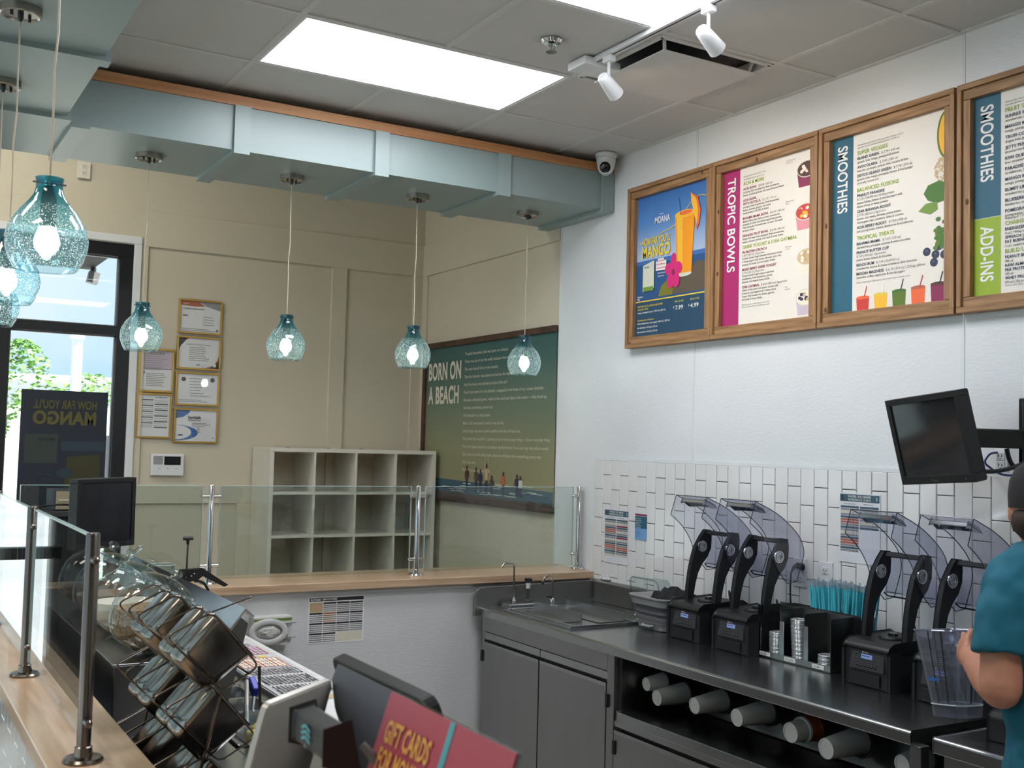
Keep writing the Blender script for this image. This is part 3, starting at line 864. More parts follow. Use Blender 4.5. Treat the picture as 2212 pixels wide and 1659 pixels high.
pr.line([(gx - .03, .60), (gx - .045, .69)], .004, 'p_teal', 9)
pr.poly([(gx + .045, .70), (gx + .10, .67), (gx + .125, .60), (gx + .115, .54), (gx + .095, .50), (gx + .085, .57), (gx + .06, .64)], 'p_peach', 9)
pr.poly([(gx + .05, .695), (gx + .09, .66), (gx + .105, .60), (gx + .098, .53), (gx + .07, .60), (gx + .052, .66)], 'p_amber', 10)
for a in range(5):
    an = math.radians(90 + 72 * a)
    c = (.315 + .038 * math.cos(an), .315 + .055 * math.sin(an))
    pr.ell(c[0], c[1], .022 + .012 * abs(math.cos(an)), .026 + .016 * abs(math.sin(an)), 'p_pink', 10, n=14)
pr.ell(.315, .315, .012, .014, 'p_plum', 11)
pts = [(.02 + .02 * i, .505 + .07 * (1 / (1 + math.exp(-(i - 16) / 2.2))) * 2.2 - .018 * math.sin(i / 2.2)) for i in range(28)]
pr.line(pts, .0035, 'p_yellow', 6)
pr.poly([(.06, .235), (.155, .25), (.155, .395), (.06, .375)], 'p_foam', 8); pr.rect(.065, .237, .15, .26, 'p_leaf2', 9)
pr.rect(.17, .335, .255, .385, 'p_white', 8); pr.rect(.185, .38, .235, .398, 'p_white', 8)
pr.sel('lettering')
pr.text(.155, .585, .034, 'MOANA', 'p_white', .015, width=.125, L=9); pr.text(.195, .628, .008, 'Disney', 'p_white', L=9)
pr.text(.05, .482, .036, "HOW FAR YOU'LL", 'p_yellow', .022, width=.235, L=9); pr.text(.05, .415, .058, 'MANGO', 'p_yellow', .03, width=.235, L=9)
pr.text(.075, .36, .008, 'MOANA', 'p_deep', .01, L=10)
pr.text(.178, .382, .009, 'Includes', 'p_red', .01, width=.06, L=10); pr.text(.178, .363, .009, 'FREE Moana', 'p_red', .01, width=.07, L=10); pr.text(.178, .344, .009, '& Snack Pack', 'p_red', .01, width=.07, L=10)
pr.text(.185, .318, .008, 'A slice of Paradise', 'p_white', .01, width=.065, L=10); pr.text(.19, .302, .008, 'inspired treat', 'p_white', .01, width=.05, L=10)
pr.text(.02, .207, .008, 'MOANA', 'p_white', .02, L=10); pr.text(.02, .192, .011, 'PG', 'p_white', .02, L=10)
pr.text(.02, .155, .0095, "HOW FAR YOU'LL MANGO SMOOTHIE", 'p_yellow', .01, width=.21, L=8); pr.text(.02, .14, .0085, '(REGULAR | KIDS)', 'p_yellow', .01, width=.09, L=8)
pr.text(.02, .123, .0085, 'mango, pineapple & guava | 390 Cal | 280 Cal', 'p_white', .01, width=.235, L=8)
pr.text(.33, .155, .009, 'REG. 24 OZ.', 'p_yellow', .01, width=.07, L=8); pr.text(.45, .155, .009, 'KIDS 12 OZ.', 'p_yellow', .01, width=.07, L=8)
pr.text(.335, .118, .02, '7.99', 'p_white', .02, width=.06, L=8); pr.text(.452, .118, .02, '4.99', 'p_white', .02, width=.062, L=8)
pr.text(.318, .126, .011, '$', 'p_white', .01, L=8); pr.text(.437, .126, .011, '$', 'p_white', .01, L=8)
for v, s, w, ink in ((.083, 'Customize your sweetness:', .14, 'p_yellow'), (.065, 'Half turbinado (raw cane sugar) | 440 Cal | 220 Cal', .27, 'p_white'), (.043, 'Sub Splenda | 310 Cal | 165 Cal', .17, 'p_white'), (.021, 'No sweetener | 310 Cal | 165 Cal', .17, 'p_white')):
    pr.text(.02, v, .0088, s, ink, .012, width=w, L=8)
pr.build(t)

def side_band(pr, W, H, ink, word, hh):
    pr.sel('colour_band'); pr.rect(0, 0, .112, H, ink, 1)
    pr.sel('lettering'); pr.text(.030, H - .035, .052, word, 'p_white', .02, width=hh, down=True, L=3)
def bowl(pr, u, v, r, body, top, bits, bitink):
    pr.poly([(u - r, v), (u - r * .78, v - r * 1.25), (u + r * .78, v - r * 1.25), (u + r, v)], body, 1)
    pr.ell(u, v, r, r * .62, 'p_foam', 2); pr.ell(u, v, r * .92, r * .55, top, 3)
    rnd = random.Random(int(u * 999 + v * 999))
    for i in range(bits):
        a = rnd.uniform(0, 2 * PI); q = rnd.random() ** .5 * .75
        pr.ell(u + r * q * math.cos(a), v + r * .5 * q * math.sin(a), r * .17, r * .13, bitink[i % len(bitink)], 4, n=8)

# board 2: bowls
t, pr, W, H = menu_board(4.052, 'wood-framed bowls menu with a magenta side band', 'menu_white')
knots(t, 4.052, [(.04, 2.9), (.04, 2.6), (.3, 3.10)])
side_band(pr, W, H, 'p_magenta', 'TROPIC BOWLS', .45)
flow(pr, .135, H - .035, [('S', 'Add peanut butter drizzle for $1.29 | 190 cal'), ('gap', .004), ('S', 'Add NUTELLA drizzle for $1.29 | 190 cal'), ('H', 'ACAI & MORE'), ('gap', .004),
    ('N', 'ACAI BOWL', '$10.49 | 560 cal'), ('D', 'acai base, fresh strawberries, fresh blueberries,'), ('D', 'banana, coconut, granola, chia seeds & honey drizzle'), ('gap', .008),
    ('N', 'ACAI BOWL'), ('N', 'WITH NUTELLA', '$11.79 | 710 cal'), ('D', 'acai base, fresh strawberries, fresh blueberries,'), ('D', 'banana, coconut, granola, chia seeds,'), ('D', 'honey drizzle & NUTELLA drizzle'), ('gap', .008),
    ('N', 'BAHAMA MAMA BOWL', '$10.49 | 400 cal'), ('D', 'Bahama Mama base (with coconut, strawberries,'), ('D', 'pineapple & white chocolate) topped with granola,'), ('D', 'fresh pineapple & strawberries, coconut, chia seeds'), ('D', '& honey drizzle'), ('gap', .008),
    ('N', 'DRAGON FRUIT BOWL', '$10.49 | 460 cal'), ('D', 'dragon fruit base, fresh pineapple, fresh strawberries,'), ('D', 'banana, coconut, granola, chia seeds & honey drizzle'), ('gap', .004),
    ('H', 'GREEK YOGURT & CHIA OATMEAL'), ('gap', .002), ('N', 'PB PROTEIN CRUNCH'), ('P', '$ 8.99 | 800 cal | 31g protein'), ('D', 'Chobani Greek Yogurt blended with peanut butter'), ('D', '& honey topped with banana, almonds, cacao nibs,'), ('D', 'granola, chia seeds & peanut butter drizzle'), ('gap', .007),
    ('N', 'MIXED BERRY GREEK YOGURT'), ('P', '$ 7.99 | 560 cal | 25g protein'), ('D', 'Chobani Greek Yogurt topped with fresh'), ('D', 'strawberries, fresh blueberries, granola,'), ('D', 'almonds, chia seeds & honey drizzle'), ('gap', .007),
    ('N', 'CHIA OATMEAL', '$ 8.69 | 800 cal | 16g protein'), ('D', 'a blend of chia seeds, red quinoa, coconut milk'), ('D', '& steel cut oats topped with Chobani Greek'), ('D', 'Yogurt, fresh blueberries, banana, granola,'), ('D', 'chia seeds & honey drizzle'), ('gap', .012), ('S', '2,000 calories a day is used for general nutrition advice'), ('S', 'Additional nutrition information available upon request')],
    k=1.02, wmax=.36, name='p_plum')
pr.sel('picture')
bowl(pr, W - .038, H - .085, .062, 'p_plum', 'p_choc', 9, ['p_cream', 'p_choc', 'p_cream'])
bowl(pr, W - .045, H - .275, .062, 'p_rose', 'p_red', 12, ['p_amber', 'p_cream', 'p_red'])
bowl(pr, W - .035, H - .475, .060, 'p_cream', 'p_oat', 10, ['p_cream', 'p_tan'])
bowl(pr, W - .038, H - .655, .060, 'p_lilac', 'p_cream', 12, ['p_berry', 'p_berry', 'p_oat'])
pr.sel('lettering')
for v, s1, s2 in ((H - .03, 'Acai Bowl with', 'NUTELLA'), (H - .215, 'Bahama Mama', 'Bowl'), (H - .42, 'PB Protein', 'Crunch'), (H - .6, 'Chia', 'Oatmeal')):
    pr.text(W - .165, v, .0062, s1, 'p_grey'); pr.text(W - .165, v - .01, .0062, s2, 'p_grey')
pr.build(t)

# board 3: smoothies
t, pr, W, H = menu_board(3.362, 'wood-framed smoothie menu with an all-blue side band', 'menu_white')
knots(t, 3.362, [(.04, 2.72), (.04, 2.36), (.62, 2.3)])
side_band(pr, W, H, 'p_teal', 'SMOOTHIES', .285)
flow(pr, .135, H - .04, [('S', 'All smoothies made with turbinado sugar unless otherwise noted or'), ('S', 'requested. Splenda substitute available (subtracts 130-285 cal).'), ('gap', .002), ('H', 'SUPER VEGGIES'),
    ('N', 'ISLAND GREEN', '$ 7.79 | 430 cal'), ('D', 'spinach, kale, mango, pineapple & banana'), ('gap', .004), ('N', 'AVOCOLADA', '$ 7.49 | 580 cal'), ('D', 'avocado, pineapple, spinach, kale, coconut & lime'), ('gap', .004), ('N', 'DETOX ISLAND GREEN', '$ 7.79 | 270 cal'), ('D', 'spinach, kale, mango, pineapple, banana & fresh ginger'), ('P', '(naturally sweetened)'),
    ('gap', .008), ('H', 'BALANCED FUSIONS'), ('N', 'PEANUT PARADISE'), ('P', '$ 7.59 | 730/700 cal | 35/26g protein'), ('D', 'peanut butter, banana & non-fat yogurt with'), ('D', 'choice of pea or whey protein'), ('gap', .004), ('N', 'CHIA BANANA BOOST'), ('P', '$ 7.59 | 680 cal | 13g protein'), ('D', 'banana, chia seeds, almonds, peanut butter,'), ('D', 'whole-grain oats, cinnamon, dates & coconut'), ('gap', .004), ('N', 'ACAI BERRY BOOST', '$ 7.59 | 470 cal'), ('D', 'acai, pomegranate, banana, blueberries & strawberries'),
    ('gap', .008), ('H', 'TROPICAL TREATS'), ('N', 'BAHAMA MAMA', '$ 7.69 | 520 cal'), ('D', 'strawberries, pineapple, coconut & white chocolate'), ('gap', .004), ('N', 'PEANUT BUTTER CUP'), ('P', '$ 7.69 | 660 cal | 10g protein'), ('D', 'peanut butter, banana & chocolate'), ('gap', .004), ('N', 'BEACH BUM', '$ 7.49 | 560/540 cal'), ('D', 'strawberries, banana & choice of white or dark chocolate'), ('gap', .004), ('N', 'MOCHA MADNESS', '$ 6.79 | 810 cal | 225mg caffeine'), ('D', 'chocolate, coffee, cappuccino & non-fat yogurt'), ('gap', .008), ('S', 'Without added sugars. 2,000 calories a day is used for general nutrition advice')],
    k=1.06, wmax=.40)
pr.sel('picture')
for i, (ink, ink2) in enumerate((('p_red', 'p_peach'), ('p_amber', 'p_yellow'), ('p_green', 'p_leaf'), ('p_peach', 'p_rust'), ('p_plum', 'p_choc'))):
    u = .168 + .092 * i; h = .055 + .004 * i
    pr.poly([(u - .034, h), (u - .030, 0), (u + .030, 0), (u + .034, h)], ink, 1); pr.ell(u, h, .034, .007, ink2, 2); pr.rect(u - .03, h - .006, u + .03, h - .002, ink2, 2)
    pr.line([(u + .008, h), (u + .022, h + .045)], .004, 'p_red' if i in (0, 3) else ('p_white' if i == 1 else 'p_black'), 3)
pr.ell(W - .005, H - .10, .045, .095, 'p_green', 1, 90, 270); pr.ell(W - .003, H - .10, .038, .085, 'p_amber', 2, 90, 270)
rnd = random.Random(5)
for i in range(70):
    q = rnd.random(); pr.ell(W - .012 - rnd.random() * (.055 * (1 - abs(q - .5))), H - .19 - q * .09, .005, .004, 'p_oat' if i % 2 else 'p_tan', 2, n=6)
pr.poly([(W - .11, H - .315), (W - .09, H - .285), (W - .04, H - .275), (W, H - .29), (W, H - .355), (W - .05, H - .36), (W - .09, H - .345)], 'p_leaf', 3)
pr.poly([(W - .135, H - .38), (W - .10, H - .355), (W - .05, H - .355), (W - .045, H - .385), (W - .08, H - .40)], 'p_leaf2', 3)
for i in range(26):
    pr.ell(W - .01 - rnd.random() * .045, H - .40 - rnd.random() * .14, .012, .009, 'p_leaf' if i % 3 else 'p_green', 3, n=7)
for u, v in ((.095, .20), (.04, .215), (.055, .185), (.015, .18), (.062, .155), (.006, .25)):
    pr.ell(W - u, v, .0175, .0165, 'p_berry', 2, n=14); pr.ell(W - u, v + .003, .006, .005, 'p_slate', 3, n=8)
pr.build(t)

# board 4: smoothies and add-ins, cut by the right edge
t, pr, W, H = menu_board(2.668, 'wood-framed smoothie menu with blue and lime side bands, cut by the right edge', 'menu_white')
knots(t, 2.668, [(.04, 2.7), (.3, 3.12)])
pr.sel('colour_band'); pr.rect(0, .29, .112, H, 'p_teal', 1); pr.rect(0, 0, .112, .288, 'p_lime', 1)
pr.sel('lettering'); pr.text(.030, H - .035, .052, 'SMOOTHIES', 'p_white', .02, width=.285, down=True); pr.text(.030, .258, .052, 'ADD-INS', 'p_white', .02, width=.205, down=True)
flow(pr, .13, H - .035, [('S', 'All smoothies made with turbinado sugar unless otherwise noted or'), ('S', 'requested. Splenda substitute available'), ('H', 'FRUIT SMOOTHIES'), ('N', 'SUNRISE SUNSET', '$ 6.49'), ('D', 'strawberries, mango, pineapple & orange juice'), ('gap', .006), ('N', 'MANGO MAGIC', '$ 6.49'), ('D', 'mango, pineapple & non-fat yogurt'), ('gap', .006), ('N', 'TROPI-COLADA', '$ 6.49'), ('D', 'dragon fruit, pineapple & coconut'), ('gap', .006), ('N', 'JETTY PUNCH', '$ 5.99'), ('D', 'strawberries & banana'), ('gap', .006), ('N', 'KIWI QUENCHER', '$ 6.49'), ('D', 'kiwi, strawberries & non-fat yogurt'), ('gap', .006), ('N', 'PARADISE POINT', '$ 6.49'), ('D', 'strawberries, banana & pineapple'), ('gap', .006), ('N', 'MANGO BERRY COSMO', '$ 6.49'), ('D', 'mango, pineapple & strawberries'), ('gap', .006), ('N', 'BLIMEY LIMEY', '$ 6.49'), ('D', 'strawberries, pineapple, orange & lime'), ('gap', .006), ('N', 'BLUEBERRY BLISS', '$ 6.49'), ('D', 'blueberries, strawberries & banana'), ('gap', .006), ('N', 'POMEGRANATE PLUNGE', '$ 6.49'), ('D', 'pomegranate, banana, cranberry'), ('S', 'Contains dairy'), ('gap', .006)], k=1.05, wmax=.42)
flow(pr, .13, .285, [('P', 'Add-ins | $ 1.29'), ('H', 'CHARGE UP'), ('N', 'ENERGIZER'), ('D', '0 cal | 100mg caffeine'), ('N', 'SPINACH | KALE'), ('N', 'FAT BURNER'), ('D', '0 cal | supplement'), ('H', 'BUILD UP'), ('N', 'PEANUT BUTTER'), ('D', '180 cal'), ('N', 'RAW ALMONDS'), ('N', 'PEA PROTEIN'), ('D', '130 cal'), ('N', 'WHEY PROTEIN'), ('D', '100 cal | 20g protein'), ('S', 'Without added sugars')], k=.98, wmax=.42)
pr.build(t)

# ================================================================ THINGS ON THE FAR WALL
def certificate(x0, x1, z0, z1, lab, design):
    t = thing('certificate_frame', lab, 'certificate', ((x0 + x1) / 2, YB, z0), 'framed certificates')
    w, yf = .013, YB - .018
    bx(x0, x1, yf, YB, z1 - w, z1).build('frame_rail', 'gold', t, bevel=.002); bx(x0, x1, yf, YB, z0, z0 + w).build('frame_rail', 'gold', t, bevel=.002)
    bx(x0, x0 + w, yf, YB, z0 + w, z1 - w).build('frame_rail', 'gold', t, bevel=.002); bx(x1 - w, x1, yf, YB, z0 + w, z1 - w).build('frame_rail', 'gold', t, bevel=.002)
    bx(x0 + w, x1 - w, YB - .009, YB - .004, z0 + w, z1 - w).build('sheet', 'paper', t)
    pr = Print((x0 + w, YB - .009, z0 + w), (1, 0, 0), (0, 0, 1))
    design(pr, x1 - x0 - 2 * w, z1 - z0 - 2 * w)
    pr.build(t)
    bx(x0 + w, x1 - w, YB - .0138, YB - .0128, z0 + w, z1 - w).build('glazing', 'frame_glass', t)
def lines(pr, u0, u1, v0, v1, n, ink='p_mid', h=.004, seed=1):
    r = random.Random(seed)
    for i in range(n):
        v = v1 - (v1 - v0) * (i / max(1, n - 1))
        pr.rect(u0, v - h / 2, u0 + (u1 - u0) * r.uniform(.7, 1), v + h / 2, ink, 1)
def c_top(pr, W, H):
    pr.sel('print').poly([(0, H), (0, H - .03), (.09, H - .035), (.16, H - .03), (.12, H)], 'p_rust').poly([(.12, H), (.17, H - .028), (W, H - .055), (W, H)], 'p_mid')
    lines(pr, .15, W - .03, H * .25, H * .5, 4, seed=3); lines(pr, .01, W - .01, .01, .02, 2); pr.rect(W - .025, .01, W - .01, .025, 'p_grey', 1); pr.rect(.015, H * .5, .05, H * .55, 'p_grey', 1)
    pr.sel('lettering').text(.015, H - .055, .011, 'Certificate of Achievement', 'p_black', .01, width=.14); pr.text(.018, H - .022, .007, 'ServSafe', 'p_white')
def c_2(pr, W, H):
    pr.sel('print').poly([(0, H), (0, H - .09), (.015, H - .05), (.05, H - .012), (.07, H)], 'p_rust').poly([(0, H), (0, H - .07), (.03, H - .03), (.05, H)], 'p_black', 2).poly([(W, 0), (W - .09, 0), (W - .04, .02), (W - .01, .055), (W, .09)], 'p_rust').poly([(W, 0), (W - .06, 0), (W - .01, .04), (W, .06)], 'p_black', 2).ell(W - .028, .022, .012, .012, 'p_white', 3)
    lines(pr, .07, W - .06, .05, H - .06, 8, seed=4)
    pr.sel('lettering').text(.05, H - .045, .009, 'Certificate of Food Safety Management', 'p_black', 0, width=.16); pr.text(.12, .016, .012, 'ehs', 'p_black', .02)
def c_3(pr, W, H):
    pr.sel('print').ell(.04, H - .035, .015, .015, 'p_sand').ell(W - .035, H - .035, .015, .015, 'p_sand'); lines(pr, .08, W - .08, .07, H - .03, 6, seed=6); lines(pr, .01, W - .05, .015, .025, 2)
    pr.sel('lettering').text(.09, .05, .009, 'Certificate of Recognition', 'p_black', 0, width=.12)
def c_4(pr, W, H):
    pr.sel('print').poly([(0, H), (0, H - .055), (.05, H - .045), (.085, H - .02), (.095, H)], 'p_steelblue')
    a = [(.15 * math.sin(math.radians(q)), .055 + .052 * math.cos(math.radians(q))) for q in range(0, 181, 15)]
    b = [(.105 * math.sin(math.radians(q)), .058 + .048 * math.cos(math.radians(q))) for q in range(180, -1, -15)]
    pr.poly(a + b, 'p_steelblue'); pr.rect(.02, .035, .05, .045, 'p_navy', 2); lines(pr, .11, W - .04, .10, H - .085, 3, seed=8); lines(pr, .14, W - .1, .06, .09, 4, seed=9); pr.rect(W - .02, .02, W - .014, .028, 'p_navy')
    pr.sel('lettering').text(.08, H - .055, .018, 'ServSafe', 'p_black', .03, width=.085); pr.text(.08, H - .07, .008, 'CERTIFICATION', 'p_black', .02, width=.085)
def c_5(pr, W, H):
    pr.sel('print').rect(0, H * .55, W, H, 'p_lilac', 1).rect(0, H * .535, W, H * .55, 'p_grey', 2).ell(.02, H * .44, .012, .012, 'p_mid')
    for i in range(9): pr.rect(.02, H * .95 - i * .014, W - .03 - (i % 3) * .02, H * .95 - i * .014 + .003, 'p_mid', 3)
    lines(pr, .04, W - .03, .03, H * .42, 8, seed=11)
    pr.sel('lettering').text(.06, H - .022, .009, 'STATE LICENSE', 'p_black', .01, width=.09)
def c_6(pr, W, H):
    pr.sel('print')
    for i in range(15):
        v = H - .035 - i * .0125
        if v < .02: break
        pr.rect(.008, v, W * .48, v + (.006 if i % 3 == 0 else .0025), 'p_black' if i % 3 == 0 else 'p_grey'); pr.rect(W * .52, v - .003, W - .01, v + (.003 if (i + 1) % 3 == 0 else -.0008), 'p_black' if (i + 1) % 3 == 0 else 'p_grey')
    pr.sel('lettering').text(W * .55, H - .018, .007, 'ALL EMPLOYEES', 'p_black', .01)
certificate(1.752, 2.042, 2.438, 2.668, 'gold-framed certificate with a red and grey header, topmost of the column', c_top)
certificate(1.750, 2.043, 2.200, 2.422, 'gold-framed certificate with orange and black corners', c_2)
certificate(1.751, 2.042, 1.961, 2.184, 'gold-framed certificate with two round seals', c_3)
certificate(1.749, 2.043, 1.714, 1.944, 'gold-framed certificate with blue swooshes, lowest of the right column', c_4)
certificate(1.511, 1.738, 2.039, 2.324, 'gold-framed upright licence with a lilac upper half', c_5)
certificate(1.508, 1.734, 1.739, 2.034, 'gold-framed upright sheet of black-lined notices, lowest on the left', c_6)

t = thing('alarm_panel', 'white alarm keypad with a dark display on the far wall', 'alarm panel', (1.72, YB, 1.5))
bx(1.615, 1.824, YB - .03, YB, 1.499, 1.641).build('housing', 'white_plastic', t, bevel=.006)
bx(1.697, 1.802, YB - .032, YB - .029, 1.57, 1.625).build('display', 'black_gloss', t)
bx(1.628, 1.688, YB - .0315, YB - .029, 1.572, 1.627).build('speaker_grille', 'p_mid', t)
for x in (1.66, 1.715, 1.77): bx(x, x + .012, YB - .031, YB - .029, 1.545, 1.548).build('indicator', 'p_grey', t)

def outlet(name, pos, facing, lab, w=.076, h=.118, z0=None, holes=True):
    t = thing(name, lab, 'outlet', pos, 'wall outlets')
    x, y, z = pos
    if facing == 'Y': bx(x - w / 2, x + w / 2, y - .006, y, z, z + h).build('cover_plate', 'ivory' if z > 3 else 'white_plastic', t, bevel=.002)
    else: bx(x - .006, x, y - w / 2, y + w / 2, z, z + h).build('cover_plate', 'white_plastic', t, bevel=.002)
    for k in (.3, .7):
        zc = z + h * k
        if facing == 'Y':
            bx(x - .017, x + .017, y - .009, y - .005, zc - .015, zc + .015).build('socket', 'ivory', t, bevel=.003)
            MB().box(x - .008, x - .005, y - .0095, y - .008, zc - .004, zc + .006).box(x + .005, x + .008, y - .0095, y - .008, zc - .004, zc + .006).box(x - .002, x + .002, y - .0095, y - .008, zc - .011, zc - .007).build('slot', 'black', t)
        else:
            bx(x - .009, x - .005, y - .017, y + .017, zc - .015, zc + .015).build('socket', 'white_plastic', t, bevel=.003)
            MB().box(x - .0095, x - .008, y - .008, y - .005, zc - .004, zc + .006).box(x - .0095, x - .008, y + .005, y + .008, zc - .004, zc + .006).box(x - .0095, x - .008, y - .002, y + .002, zc - .011, zc - .007).build('slot', 'black', t)
    return t
outlet('wall_outlet', (1.123, YB - .0165, 3.372), 'Y', 'cream wall outlet high above the window under the soffit', .078, .108)
outlet('wall_outlet', (XW - .009, 3.482, 1.175), 'X', 'white wall outlet with a black plug behind the second blender', .078, .122)
outlet('wall_outlet', (XW - .009, 3.335, 1.175), 'X', 'white wall outlet behind the blue straws', .078, .122)
outlet('wall_outlet', (XW - .001, 2.512, 1.70), 'X', 'white wall outlet with a blue cable beside the monitor arm', .055, .085)

# ---- big green poster
GY0, GY1, GZ0, GZ1 = 5.47, 7.243, 1.357, 2.475
t = thing('wall_poster', 'large green beach story poster in a dark wood frame', 'poster', (XW, 6.35, GZ0))
xf = XW - .03
bx(xf, XW, GY0, GY1, GZ1 - .04, GZ1).build('frame_rail', 'walnut', t, bevel=.003); bx(xf, XW, GY0, GY1, GZ0, GZ0 + .04).build('frame_rail', 'walnut', t, bevel=.003)
bx(xf, XW, GY1 - .04, GY1, GZ0 + .04, GZ1 - .04).build('frame_rail', 'walnut', t, bevel=.003)
ramp_print('poster_green', [(0, (150, 146, 112)), (.3, (140, 140, 108)), (.6, (104, 122, 104)), (.85, (60, 96, 92)), (1, (50, 90, 90))], 'Z', .05, 1.1, .4)
bx(XW - .012, XW - .006, GY0, GY1 - .035, GZ0 + .035, GZ1 - .035).build('print_panel', 'poster_green', t)
pr = Print((XW - .012, GY1 - .04, GZ0 + .04), (0, -1, 0), (0, 0, 1))
W, H = GY1 - .04 - GY0, GZ1 - GZ0 - .08
pr.sel('picture')
pr.rect(0, 0, W, .03, 'p_sand', 1); pr.poly([(0, .03), (W, .012), (W, .085), (0, .12)], 'p_slate', 1)
rnd = random.Random(3)
for i in range(46):
    u, v = rnd.uniform(0, W - .2), rnd.uniform(.03, .105)
    pr.rect(u, v, u + rnd.uniform(.04, .2), v + rnd.uniform(.002, .006), 'p_foam' if i % 3 else 'p_berry', 2)
for u, h, body, arms in ((.66, .18, 'p_choc', 0), (.79, .17, 'p_sand', 0), (.85, .16, 'p_berry', 0), (.93, .2, 'p_tan', 1), (1.0, .12, 'p_sand', 0), (1.15, .15, 'p_rust', 0), (1.32, .14, 'p_berry', 0), (1.36, .13, 'p_foam', 0)):
    b = .035
    pr.poly([(u - .012, b), (u - .002, b), (u, b + h * .4), (u + .002, b), (u + .014, b), (u + .018, b + h * .5), (u - .016, b + h * .5)], 'p_berry', 3)
    pr.poly([(u - .018, b + h * .45), (u + .018, b + h * .45), (u + .022, b + h * .82), (u - .02, b + h * .82)], body, 4)
    pr.ell(u, b + h * .92, .012, .016, 'p_choc', 4, n=10)
    for sgn in (-1, 1):
        pr.line([(u + sgn * .02, b + h * .8), (u + sgn * (.018 if arms else .034), b + h * (1.2 if arms else .52))], .007, body if not arms else 'p_tan', 4)
pr.sel('lettering')
pr.text(.035, H - .225, .115, 'BORN ON', 'p_offwhite', .035, width=.50); pr.text(.035, H - .395, .115, 'A BEACH', 'p_offwhite', .035, width=.475)
for i, s in enumerate(['Tropical Smoothie Cafe was born on a beach.', 'There was no art on the walls, because there were no walls.', 'The view was all the art we needed.', 'That first blender was almost as loud as the waves.', 'And the music was almost as loud as the surf.', 'Fresh fruit came in to the blender, strapped to the front of our cruiser bicycles.', 'Between volleyball games, walks in the sand and dips in the water \u2014 they lined up.', 'And the smoothies poured out.', 'We blended it on that beach.', 'Most of all, we wanted a better way to live.', 'Little things may start up the sunshine and the surf and sea.', "We believe the need for a getaway is not a once-a-year thing \u2014 it's an everyday thing.", 'If we can inspire people to eat better and feel better, if we can help the whole world', 'feel a little more like that beach, then we will have done something pretty real.', "That's the way.", "That's Tropical Smoothie Cafe."]):
    pr.text(.585, H - .075 - .0525 * i, .020, s, 'p_offwhite', .006, sx=1.08, maxw=W - .60)
pr.build(t)

# ---- cube shelf (open, no back)
t = thing('cube_shelf', 'empty white open cube shelf against the far wall', 'shelf', (2.885, 7.12, 0))
x0, x1, ya, yb, zt = 2.285, 3.485, 6.94, 7.315, 1.70
bx(x0, x0 + .026, ya, yb, 0, zt - .026).build('side_panel', 'ivory', t); bx(x1 - .026, x1, ya, yb, 0, zt - .026).build('side_panel', 'ivory', t)
bx(x0, x1, ya, yb, zt - .026, zt).build('top_panel', 'ivory', t, bevel=.002)
for k in range(1, 6):
    z = zt - .013 - .2825 * k
    bx(x0 + .026, x1 - .026, ya + .002, yb, z - .0095, z + .0095).build('shelf_board', 'ivory', t)
for k in range(1, 4):
    x = x0 + .013 + (x1 - x0 - .026) * k / 4
    for r in range(6):
        za = zt - .013 - .2825 * (r + 1) + .0096 if r < 5 else 0.0
        zb_ = zt - .013 - .2825 * r - (.0096 if r else .0131)
        bx(x - .008, x + .008, ya + .004, yb, za, zb_).build('divider', 'ivory', t)
for x in (2.40, 2.68, 2.92): bx(x, x + .02, ya + .01, ya + .04, zt, zt + .006).build('cam_cap', 'p_mid', t)

# ---- napkin station and window poster
t = thing('waste_station', 'dark waste cabinet in front of the window', 'cabinet', (.85, 6.7, 0))
bx(.45, 1.15, 6.45, 6.98, .04, 1.30).build('body', 'black_soft', t); bx(.43, 1.17, 6.43, 7.0, 1.30, 1.33).build('top', 'dark_grey', t, bevel=.003)
bx(.5, .78, 6.44, 6.452, .1, .85).build('door', 'dark_grey', t); bx(.82, 1.1, 6.44, 6.452, .1, .85).build('door', 'dark_grey', t); bx(.45, 1.15, 6.5, 6.95, 0, .04).build('plinth', 'black', t)
bx(.56, .72, 6.44, 6.452, .95, 1.15).build('waste_flap', 'black', t); bx(.88, 1.04, 6.44, 6.452, .95, 1.15).build('waste_flap', 'black', t)
t = thing('napkin_box', 'grey napkin dispenser with a tan front on the dark cabinet', 'napkin dispenser', (.99, 6.6, 1.33))
MB().box(.915, 1.09, 6.5, 6.72, 1.33, 1.445).build('housing', 'slate', t, bevel=.004)
bx(.935, 1.08, 6.494, 6.502, 1.338, 1.436).build('face_plate', mat('napkin_tan', (176, 156, 132), .5), t); bx(.95, 1.065, 6.49, 6.496, 1.385, 1.392).build('slot', 'p_offwhite', t)
tag(MB().tube(bez((.78, 6.5, 1.334), (.95, 6.38, 1.40), (1.12, 6.47, 1.335)), .006, 6).build('cable', 'black', smooth=True), 'black cable looping over the dark cabinet', 'cable')
t = thing('window_poster', 'dark poster seen from behind, hung in the window', 'poster', (1.08, YB - .02, 1.25))
mat('poster_back', (26, 33, 48), .6, var=.05, vscale=3); mat('dim_yellow', (88, 84, 36), .6); mat('dim_green', (46, 56, 52), .6); mat('dim_olive', (56, 54, 24), .6); mat('dim_teal', (36, 54, 66), .6)  # sheet and inks darkened, the backlit look put into their colours
bx(.826, 1.332, YB - .024, YB - .020, 1.25, 2.022).build('sheet', 'poster_back', t)
pr = Print((.826, YB - .024, 1.25), (1, 0, 0), (0, 0, 1))
pr.sel('picture').rect(.03, .32, .22, .50, 'dim_green').poly([(.26, .02), (.28, .36), (.47, .38), (.49, .02)], 'dim_olive').ell(.27, .26, .05, .03, 'dim_teal', 2).rect(.24, .40, .5, .46, 'dim_teal')
